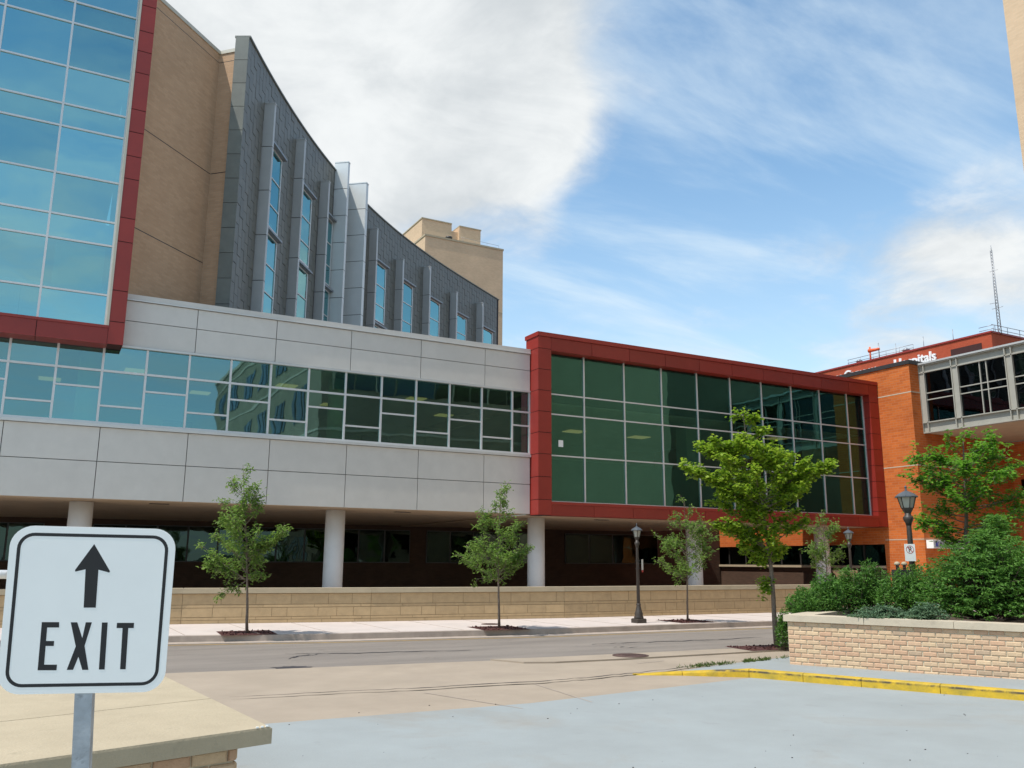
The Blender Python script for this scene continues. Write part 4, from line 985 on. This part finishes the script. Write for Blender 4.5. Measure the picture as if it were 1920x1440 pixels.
# ================================================================== TREES AND SHRUBS
def leaves(pts, size, up=.5, asp=.55, var=.35, dirs=None):
    """many folded leaf blades: two faces each"""
    n = len(pts); pts = np.asarray(pts)
    nr = rng.normal(size=(n, 3)); nr[:, 2] = np.abs(nr[:, 2])+up*2; nr /= np.linalg.norm(nr, axis=1)[:, None]
    d = rng.normal(size=(n, 3)) if dirs is None else np.asarray(dirs)+rng.normal(size=(n, 3))*.35
    d -= nr*(d*nr).sum(1)[:, None]; d /= np.linalg.norm(d, axis=1)[:, None]+1e-9
    w = np.cross(nr, d); s_ = size*(1+var*rng.uniform(-1, 1, n))[:, None]
    b = pts; tip = pts+d*s_-nr*s_*.12; m = pts+d*s_*.5
    l = m+w*s_*asp*.5+nr*s_*.10; r = m-w*s_*asp*.5+nr*s_*.10
    V = np.stack([b, l, tip, r], 1).reshape(-1, 3); k = np.arange(n)*4
    Fc = np.concatenate([np.stack([k, k+2, k+1], 1), np.stack([k, k+3, k+2], 1)])
    return V, Fc
def bezier(a, b, c, n): 
    t = np.linspace(0, 1, n)[:, None]; return (1-t)**2*a+2*t*(1-t)*b+t*t*c
def leafobj(name, pts, size, mat, parent, **k):
    V, Fc = leaves(pts, size, **k); me = bpy.data.meshes.new(name)
    V = V-BASE[parent.name]; me.vertices.add(len(V)); me.vertices.foreach_set('co', V.ravel()); me.loops.add(len(Fc)*3); me.loops.foreach_set('vertex_index', Fc.ravel().astype('i'))
    me.polygons.add(len(Fc)); me.polygons.foreach_set('loop_start', np.arange(len(Fc))*3); me.update(calc_edges=True); me.materials.append(MATS[mat])
    o = bpy.data.objects.new(name, me); return link(o, parent)
def tree(name, label, cat, dep, trunk_px, outline_px, r0, nl, leaf, nleaf, mat, arms=(), rise=.55, tw=(.22, .42), zb=.13, group=None, bare=.35, up=.5, asp=.55, fill=.9, seedoff=0, depthk=.9):
    """trunk_px, outline_px: outline measured on the photograph, stood up at the tree's own distance"""
    base = at(*trunk_px[0], dep); base[2] = zb
    t = thing(name, tuple(base), label, cat, group)
    def P3(x, y): return at(x, y, dep)
    tp = np.array([P3(*p) for p in trunk_px]); tp[0][2] = zb-.02
    tz = tp[:, 2]
    def axis(z): return np.array([np.interp(z, tz, tp[:, 0]), np.interp(z, tz, tp[:, 1]), z])
    rad = [r0*(1-.86*i/(len(tp)-1))*(1.25 if i == 0 else 1) for i in range(len(tp))]
    # finer trunk
    zz = np.linspace(tz[0], tz[-1], 14); rr = np.interp(zz, tz, rad)
    wood = [([axis(z)+np.array([random.uniform(-1, 1), random.uniform(-1, 1), 0])*r*.25 for z, r in zip(zz, rr)], list(rr))]
    oz = []; ol = []; orr = []
    for (y, xl, xr) in outline_px:
        a, b = P3(xl, y), P3(xr, y); z = (a[2]+b[2])/2; c = axis(min(max(z, tz[0]), tz[-1])); oz.append(z); ol.append((c-a)@RH); orr.append((b-c)@RH)
    o_ = np.argsort(oz); oz = np.array(oz)[o_]; ol = np.array(ol)[o_]; orr = np.array(orr)[o_]
    pts = []; twigs = []
    zpr = rng.uniform(oz[0], oz[-1], nl*4); wgt = np.interp(zpr, oz, (np.abs(ol)+np.abs(orr))/2)+.06; zpr = zpr[rng.choice(len(zpr), nl, False, wgt/wgt.sum())]
    limbs = []
    for i, z in enumerate(zpr):
        az = i*2.399+random.uniform(-.4, .4)
        rl, rr_ = np.interp(z, oz, ol), np.interp(z, oz, orr)
        cx = math.cos(az); side = rr_ if cx > 0 else rl
        mean = max(.05, (rl+rr_)/2*depthk)
        off = RH*cx*side + FH*math.sin(az)*mean
        k = math.sqrt(random.uniform(.12, 1.0)) if random.random() < .45 else random.uniform(.82, 1.03)
        tip = axis(min(z, tz[-1]))+off*k; tip[2] = z
        limbs.append((tip, 1.))
    for (x, y, dd) in arms: limbs.append((P3(x, y)+FH*dd, 1.3))
    for tip, wk in limbs:
        h = math.hypot(*(tip-axis(min(tip[2], tz[-1])))[:2])
        zs = max(tz[0]+(tz[-1]-tz[0])*bare*.8, tip[2]-rise*h-random.uniform(.05, .25)); zs = min(zs, tz[-1]-.03)
        st = axis(zs); mid = (st+tip)/2+np.array([0, 0, -.10*h*random.uniform(-.3, 1)])+rng.normal(size=3)*.04
        path = bezier(st, mid, tip, 7); L_ = np.linalg.norm(tip-st)
        rb_ = max(.006, np.interp(zs, tz, rad)*.38); wood.append((list(path), list(np.linspace(rb_, .0035, 7))))
        nt_ = max(3, int(L_/tw[0]*2.2*wk))
        for k in range(nt_):
            f = random.uniform(.28, 1.0) if k else 1.0
            q = path[min(6, int(f*6))]+(path[min(6, int(f*6)+1)]-path[min(6, int(f*6))])*(f*6-int(f*6))
            d = (tip-st)/(L_+1e-6)*.6+rng.normal(size=3)*.55+np.array([0, 0, .18]); d /= np.linalg.norm(d); ln = random.uniform(*tw)*(.6+.4*(1-f)+.1)
            e = q+d*ln; wood.append(([q, (q+e)/2+rng.normal(size=3)*.012, e], [.0045, .003, .002]))
            m = max(2, int(nleaf*random.uniform(.5, 1.4)))
            ff = rng.uniform(.12, 1.08, m)[:, None]; pts.append(q+(e-q)*ff+rng.normal(size=(m, 3))*.03)
    tubes('trunk', wood, 'trunk', t, 6)
    leafobj('crown', np.concatenate(pts), leaf, mat, t, up=up, asp=asp)
    return t
c8 = lambda a, b: (340+a/2.667, 860+b/2.667)
def out8(L_): return [(860+y/2.667, 340+xl/2.667, 340+xr/2.667) for y, xl, xr in L_]
G = 'young street trees along the far pavement'
def depth_of(x, y, z): 
    p = onz(x, y, z); return (p-CAMP)@FW
tree('street_tree', 'young slim street tree with a pointed narrow crown, nearest the exit sign', 'tree', depth_of(463, 1187, .13), [(463, 1187), c8(330, 650), c8(325, 400), c8(315, 200), c8(308, 30)],
     out8([(25, 290, 345), (100, 262, 355), (160, 225, 375), (200, 185, 405), (260, 205, 400), (300, 155, 470), (370, 120, 525), (410, 190, 470), (450, 98, 425), (490, 150, 400), (540, 120, 395), (580, 200, 415), (610, 270, 390)]), .030, 46, .084, 15, 'leaf_young', tw=(.16, .30),
     arms=[(c8(110, 440)[0], c8(110, 440)[1], 0), (c8(515, 372)[0], c8(515, 372)[1], 0), (c8(130, 545)[0], c8(130, 545)[1], .1), (c8(200, 680)[0], c8(200, 680)[1], .05), (c8(410, 590)[0], c8(410, 590)[1], 0)], group=G, asp=.36, bare=.40)
tree('street_tree', 'young street tree with a rounder crown beside the column at the red frame corner', 'tree', depth_of(936, 1178, .13), [(936, 1178), c8(1585, 640), c8(1585, 420), c8(1595, 250), c8(1600, 135)],
     out8([(135, 1575, 1640), (180, 1565, 1620), (230, 1530, 1665), (280, 1490, 1660), (330, 1445, 1690), (380, 1470, 1720), (430, 1400, 1735), (480, 1385, 1730), (530, 1430, 1700), (580, 1460, 1680), (610, 1520, 1640)]), .028, 38, .084, 14, 'leaf_young', tw=(.16, .30),
     arms=[(c8(1390, 485)[0], c8(1390, 485)[1], 0), (c8(1735, 450)[0], c8(1735, 450)[1], 0), (c8(1480, 600)[0], c8(1480, 600)[1], 0)], group=G, asp=.36, bare=.42)
cb = lambda a, b: (960+a/3.2, 900+b/3.2)
def outb(L_): return [(900+y/3.2, 960+xl/3.2, 960+xr/3.2) for y, xl, xr in L_]
tree('street_tree', 'young airy street tree before a column, between lone lamp post and ginkgo', 'tree', depth_of(1289, 1165, .13), [(1289, 1165), cb(1050, 620), cb(1050, 450), cb(1040, 250), cb(1030, 115)],
     outb([(118, 1000, 1060), (180, 960, 1070), (240, 940, 1130), (300, 960, 1150), (340, 865, 1200), (400, 880, 1190), (470, 862, 1185), (520, 885, 1170), (570, 960, 1130), (600, 1000, 1080)]), .025, 30, .084, 13, 'leaf_young', tw=(.16, .30),
     arms=[(*cb(870, 480), 0), (*cb(1205, 345), 0), (*cb(865, 330), 0)], group=G, asp=.36, bare=.42)
p = ray(1545, 1100); d5 = (CAMP+p*(18.95/p[1])-CAMP)@FW
c2 = lambda a, b: (1400+a/3.273, 900+b/3.273)
def out2(L_): return [(900+y/3.273, 1400+xl/3.273, 1400+xr/3.273) for y, xl, xr in L_]
tree('street_tree', 'thin young street tree before the last column, partly behind planter shrubs', 'tree', d5, [(1550, 1150), c2(493, 600), c2(485, 450), c2(465, 300), c2(458, 180)],
     out2([(185, 435, 480), (230, 405, 520), (290, 350, 570), (340, 400, 580), (400, 365, 620), (450, 380, 590), (500, 400, 560), (540, 440, 530)]), .026, 24, .088, 12, 'leaf_young', tw=(.16, .30), group=G, asp=.36, bare=.45)
c4 = lambda a, b: (1260+a/2.88, 740+b/2.88)
def out4(L_): return [(740+y/2.88, 1260+xl/2.88, 1260+xr/2.88) for y, xl, xr in L_]
DG = depth_of(1455, 1214, .036)
tree('ginkgo_tree', 'bright green irregular ginkgo tree with a bare leaning trunk at the planter corner', 'tree', DG, [(1456, 1215), c4(550, 1150), c4(537, 930), c4(515, 800), c4(490, 620), c4(455, 430), c4(400, 250), c4(385, 100)],
     out4([(98, 345, 400), (140, 340, 455), (200, 330, 500), (245, 270, 505), (275, 170, 495), (320, 160, 560), (350, 150, 640), (380, 90, 760), (410, 120, 800), (440, 190, 760), (490, 240, 740), (540, 250, 715), (600, 300, 710), (650, 370, 725), (690, 390, 720), (720, 300, 590), (760, 290, 590), (800, 350, 600), (850, 380, 590)]), .052, 56, .076, 22, 'leaf_ginkgo',
     arms=[(*c4(60, 392), 0), (*c4(110, 385), .2), (*c4(865, 385), 0), (*c4(800, 390), -.2), (*c4(160, 275), .1), (*c4(220, 700), 0), (*c4(300, 690), -.15), (*c4(360, 720), .1), (*c4(735, 690), .1), (*c4(240, 580), .2), (*c4(600, 850), 0), (*c4(430, 860), .1), (*c4(740, 480), .2), (*c4(455, 140), 0), (*c4(620, 330), 0), (*c4(500, 1070), .05), (*c4(350, 110), .05)],
     rise=.35, tw=(.13, .25), zb=.034, asp=.85, bare=.42, up=.7)
DR = 18.0
tree('broadleaf_tree', 'green tree with tiered horizontal branches below the pedestrian bridge', 'tree', DR, [(1812, 1190), (1812, 1100), (1812, 980), (1808, 880), (1806, 825)],
     [(822, 1780, 1850), (845, 1735, 1880), (858, 1712, 1900), (875, 1745, 1860), (893, 1716, 1915), (915, 1740, 1880), (930, 1730, 1925), (945, 1760, 1870), (965, 1728, 1920), (985, 1712, 1905), (1005, 1760, 1880), (1040, 1775, 1860)], .07, 46, .095, 16, 'leaf_right',
     arms=[(1712, 855, 0), (1716, 892, .2), (1714, 972, 0), (1722, 982, -.1), (1925, 870, 0), (1935, 925, 0), (1922, 965, .2), (1780, 822, 0), (1855, 825, 0), (1815, 818, .1), (1900, 850, .3)], rise=.15, tw=(.2, .40), bare=.55, asp=.6, up=1.2)

def shrub(name, label, px, pyb, pyt, dep, rx, mat, n, leaf, style='yew', ry=None, zb=None, group=None, cat='shrub'):
    """px centre, pyb/pyt base and top on the photograph; rx half width in metres"""
    top = at(px, pyt, dep); bas = at(px, pyb, dep); b = np.array([bas[0], bas[1], bas[2] if zb is None else zb]); h = top[2]-b[2]; ry = ry or rx
    t = thing(name, tuple(b), label, cat, group); pts = []; dirs = []; wood = []
    for i in range(n):
        a = random.uniform(0, 2*math.pi); r = math.sqrt(random.random())
        if style == 'yew':
            prof = math.sqrt(max(0, 1-(r*.97)**2)); tipz = h*(.25+.75*prof)*random.uniform(.55, 1.05); lean = .35
        elif style == 'low':
            prof = 1-r*r*.8; tipz = h*prof*random.uniform(.4, 1.05); lean = .8
        else:
            prof = math.sqrt(max(0, 1-(r*.98)**2)); tipz = h*(prof*random.uniform(.15, 1.03)+.03); lean = 1.0
        tip = b+RH*rx*r*math.cos(a)+FH*ry*r*math.sin(a); tip[2] = b[2]+tipz
        if style == 'yew': st = tip-np.array([0, 0, min(tipz, random.uniform(.22, .40))])-(RH*math.cos(a)+FH*math.sin(a))*.06
        elif style == 'low': st = tip-(RH*math.cos(a)+FH*math.sin(a))*random.uniform(.15, .32)-np.array([0, 0, .06])
        else: st = tip-(RH*math.cos(a)+FH*math.sin(a))*random.uniform(.18, .38)-np.array([0, 0, .02])
        m = 26 if style != 'spray' else 22
        f = rng.uniform(0, 1.05, m)[:, None]; d = tip-st
        side = rng.normal(size=(m, 3))*(.030 if style == 'yew' else .045); side[:, 2] *= (.6 if style == 'yew' else .35)
        pts.append(st+d*f+side*(1.1-f)); dirs.append(np.repeat((d/np.linalg.norm(d))[None], m, 0)*.7+side/(np.linalg.norm(side, axis=1)[:, None]+1e-6)*.8)
        if i % 4 == 0: wood.append(([b+(st-b)*.25, st, tip], [.010, .006, .002]))
    tubes('stem', wood, 'twig', t, 4)
    leafobj('foliage', np.concatenate(pts), leaf, mat, t, up=.3 if style == 'yew' else .9, asp=.34, dirs=np.concatenate(dirs))
    return t
YG_ = 'upright dark yews in the brick planter'
lab = 'upright dark green yew in the row behind the brick planter cap'
ORD = ['lowest upright yew of the planter row, at the end by the ginkgo', 'second upright yew of the planter row counted from the ginkgo', 'third upright yew of the planter row counted from the ginkgo', 'tallest pointed upright yew in the middle of the planter row', 'upright yew of the planter row just before the capped vent pipes', 'upright yew of the planter row touching the large lamp post']
for lab, (px, yt, d, rx) in zip(ORD, ((1512, 1100, 15.4, .34), (1552, 1072, 15.6, .32), (1594, 1064, 15.9, .33), (1640, 1050, 16.0, .34), (1690, 1066, 15.2, .38), (1738, 1056, 15.0, .42))):
    shrub('yew_shrub', lab, px, 1150, yt, d, rx, 'leaf_yew', 170, .058, 'yew', group=YG_)
shrub('yew_shrub', 'small dark evergreen growing against the end of the brick planter by the ginkgo trunk', 1472, 1220, 1140, depth_of(1480, 1222, .03)+.35, .16, 'leaf_yew', 70, .055, 'yew', zb=.03)
shrub('spreading_yew', 'large dense dark green yew mound filling the right of the brick planter', 1862, 1165, 1004, 13.9, 1.18, 'leaf_yew', 1150, .066, 'spray', ry=.85)
shrub('spreading_yew', 'tall loose bright yew rising behind the large dark yew mound', 1880, 1120, 966, 15.2, .68, 'leaf_yew_light', 460, .068, 'spray', ry=.6)
shrub('juniper', 'low grey green juniper spreading over the planter cap', 1655, 1160, 1134, 13.7, .55, 'leaf_juniper', 170, .055, 'low', ry=.42)
shrub('juniper', 'small grey green juniper tuft between the spreading juniper and the yew mound', 1738, 1162, 1128, 13.3, .30, 'leaf_juniper', 90, .055, 'low', ry=.3)
# mulch squares round the trees
def pit(x, y, z, sx, sy, label, rot=0.):
    c, s_ = math.cos(rot), math.sin(rot); P = [(x+a*c-b*s_, y+a*s_+b*c) for a, b in ((-sx, -sy), (sx, -sy), (sx, sy), (-sx, sy))]
    t = thing('mulch_bed', (x, y, z), label, 'mulch bed')
    o = mesh('bed', [(*q, z+.004) for q in P], [(0, 1, 2, 3)], 'mulch', t)
    ch = []
    for k in range(90):
        a, b = random.uniform(-sx, sx)*.95, random.uniform(-sy, sy)*.95; qx, qy = x+a*c-b*s_, y+a*s_+b*c; w, l, hh = .012, random.uniform(.02, .05), random.uniform(.006, .03)
        an = random.uniform(0, 3.14); ch.append(oboxv((qx, qy), (math.cos(an), math.sin(an)), (-math.sin(an), math.cos(an)), l, w, z+.005, z+.005+hh))
    boxes('wood_chip', ch, 'mulch', t, 'stuff')
for (x, y, l) in ((463, 1187, 'dark red mulch square round the pointed young tree nearest the exit sign'), (936, 1178, 'dark red mulch square round the young tree by the red frame corner column'), (1289, 1165, 'dark red mulch square round the airy young tree by the lone lamp post')):
    p = onz(x, y, .13); pit(p[0], p[1]+.05, .13, .58, .62, l, -.08)
p = onz(1455, 1214, .036); pit(p[0]-.15, p[1]+.05, .0345, .75, .45, 'thin dark mulch bed round the ginkgo trunk beside the planter', -.1)
# weeds in the joint
gp = []; gd = []
cl_ = [random.random()**.7 for _ in range(26)]
for k in range(300):
    f = min(1, max(0, random.choice(cl_)+random.gauss(0, .03))); x = 1255+225*f; y = np.interp(x, [1255, 1330, 1480], [1258, 1250, 1236]); p = onz(x+random.uniform(-3, 3), y+random.uniform(-2, 1), .034); m = 3
    if 1375 < x < 1395 or random.random() < .25*(1-f): continue
    for j in range(m): gp.append(p+np.array([random.uniform(-.02, .02), random.uniform(-.02, .02), random.uniform(0, .02)])); gd.append([random.uniform(-.5, .5), random.uniform(-.5, .5), 1])
wd = bpy.data.objects.new('weeds_anchor', None)
def loose(name, pts, size, mat, dirs, asp):
    o = mesh(name, [(0, 0, 0)], [], mat); bpy.data.objects.remove(o)
    V, Fc = leaves(np.array(pts), size, up=0., asp=asp, dirs=np.array(dirs)); return mesh(name, V, Fc, mat, None, kind='stuff')
bpy.data.objects.remove(wd)
w_ = loose('weeds', gp, .06, 'grass_blade', gd, .12); tag(w_, 'thin line of green weeds growing in the pavement joint by the yellow kerb', 'weeds')
# little stones and grit on the drive
gr = []
for k in range(34):
    x, y = random.uniform(520, 1900), random.uniform(1300, 1440); p = onz(x, y, .009); s_ = random.uniform(.002, .007)
    gr.append((p[0]-s_, p[0]+s_, p[1]-s_*.7, p[1]+s_*.7, .0085, .009+s_*.8))
g_o = boxes('grit', gr, 'dirt', None, 'stuff'); tag(g_o, 'scattered dark grit on the pale grey drive', 'grit')
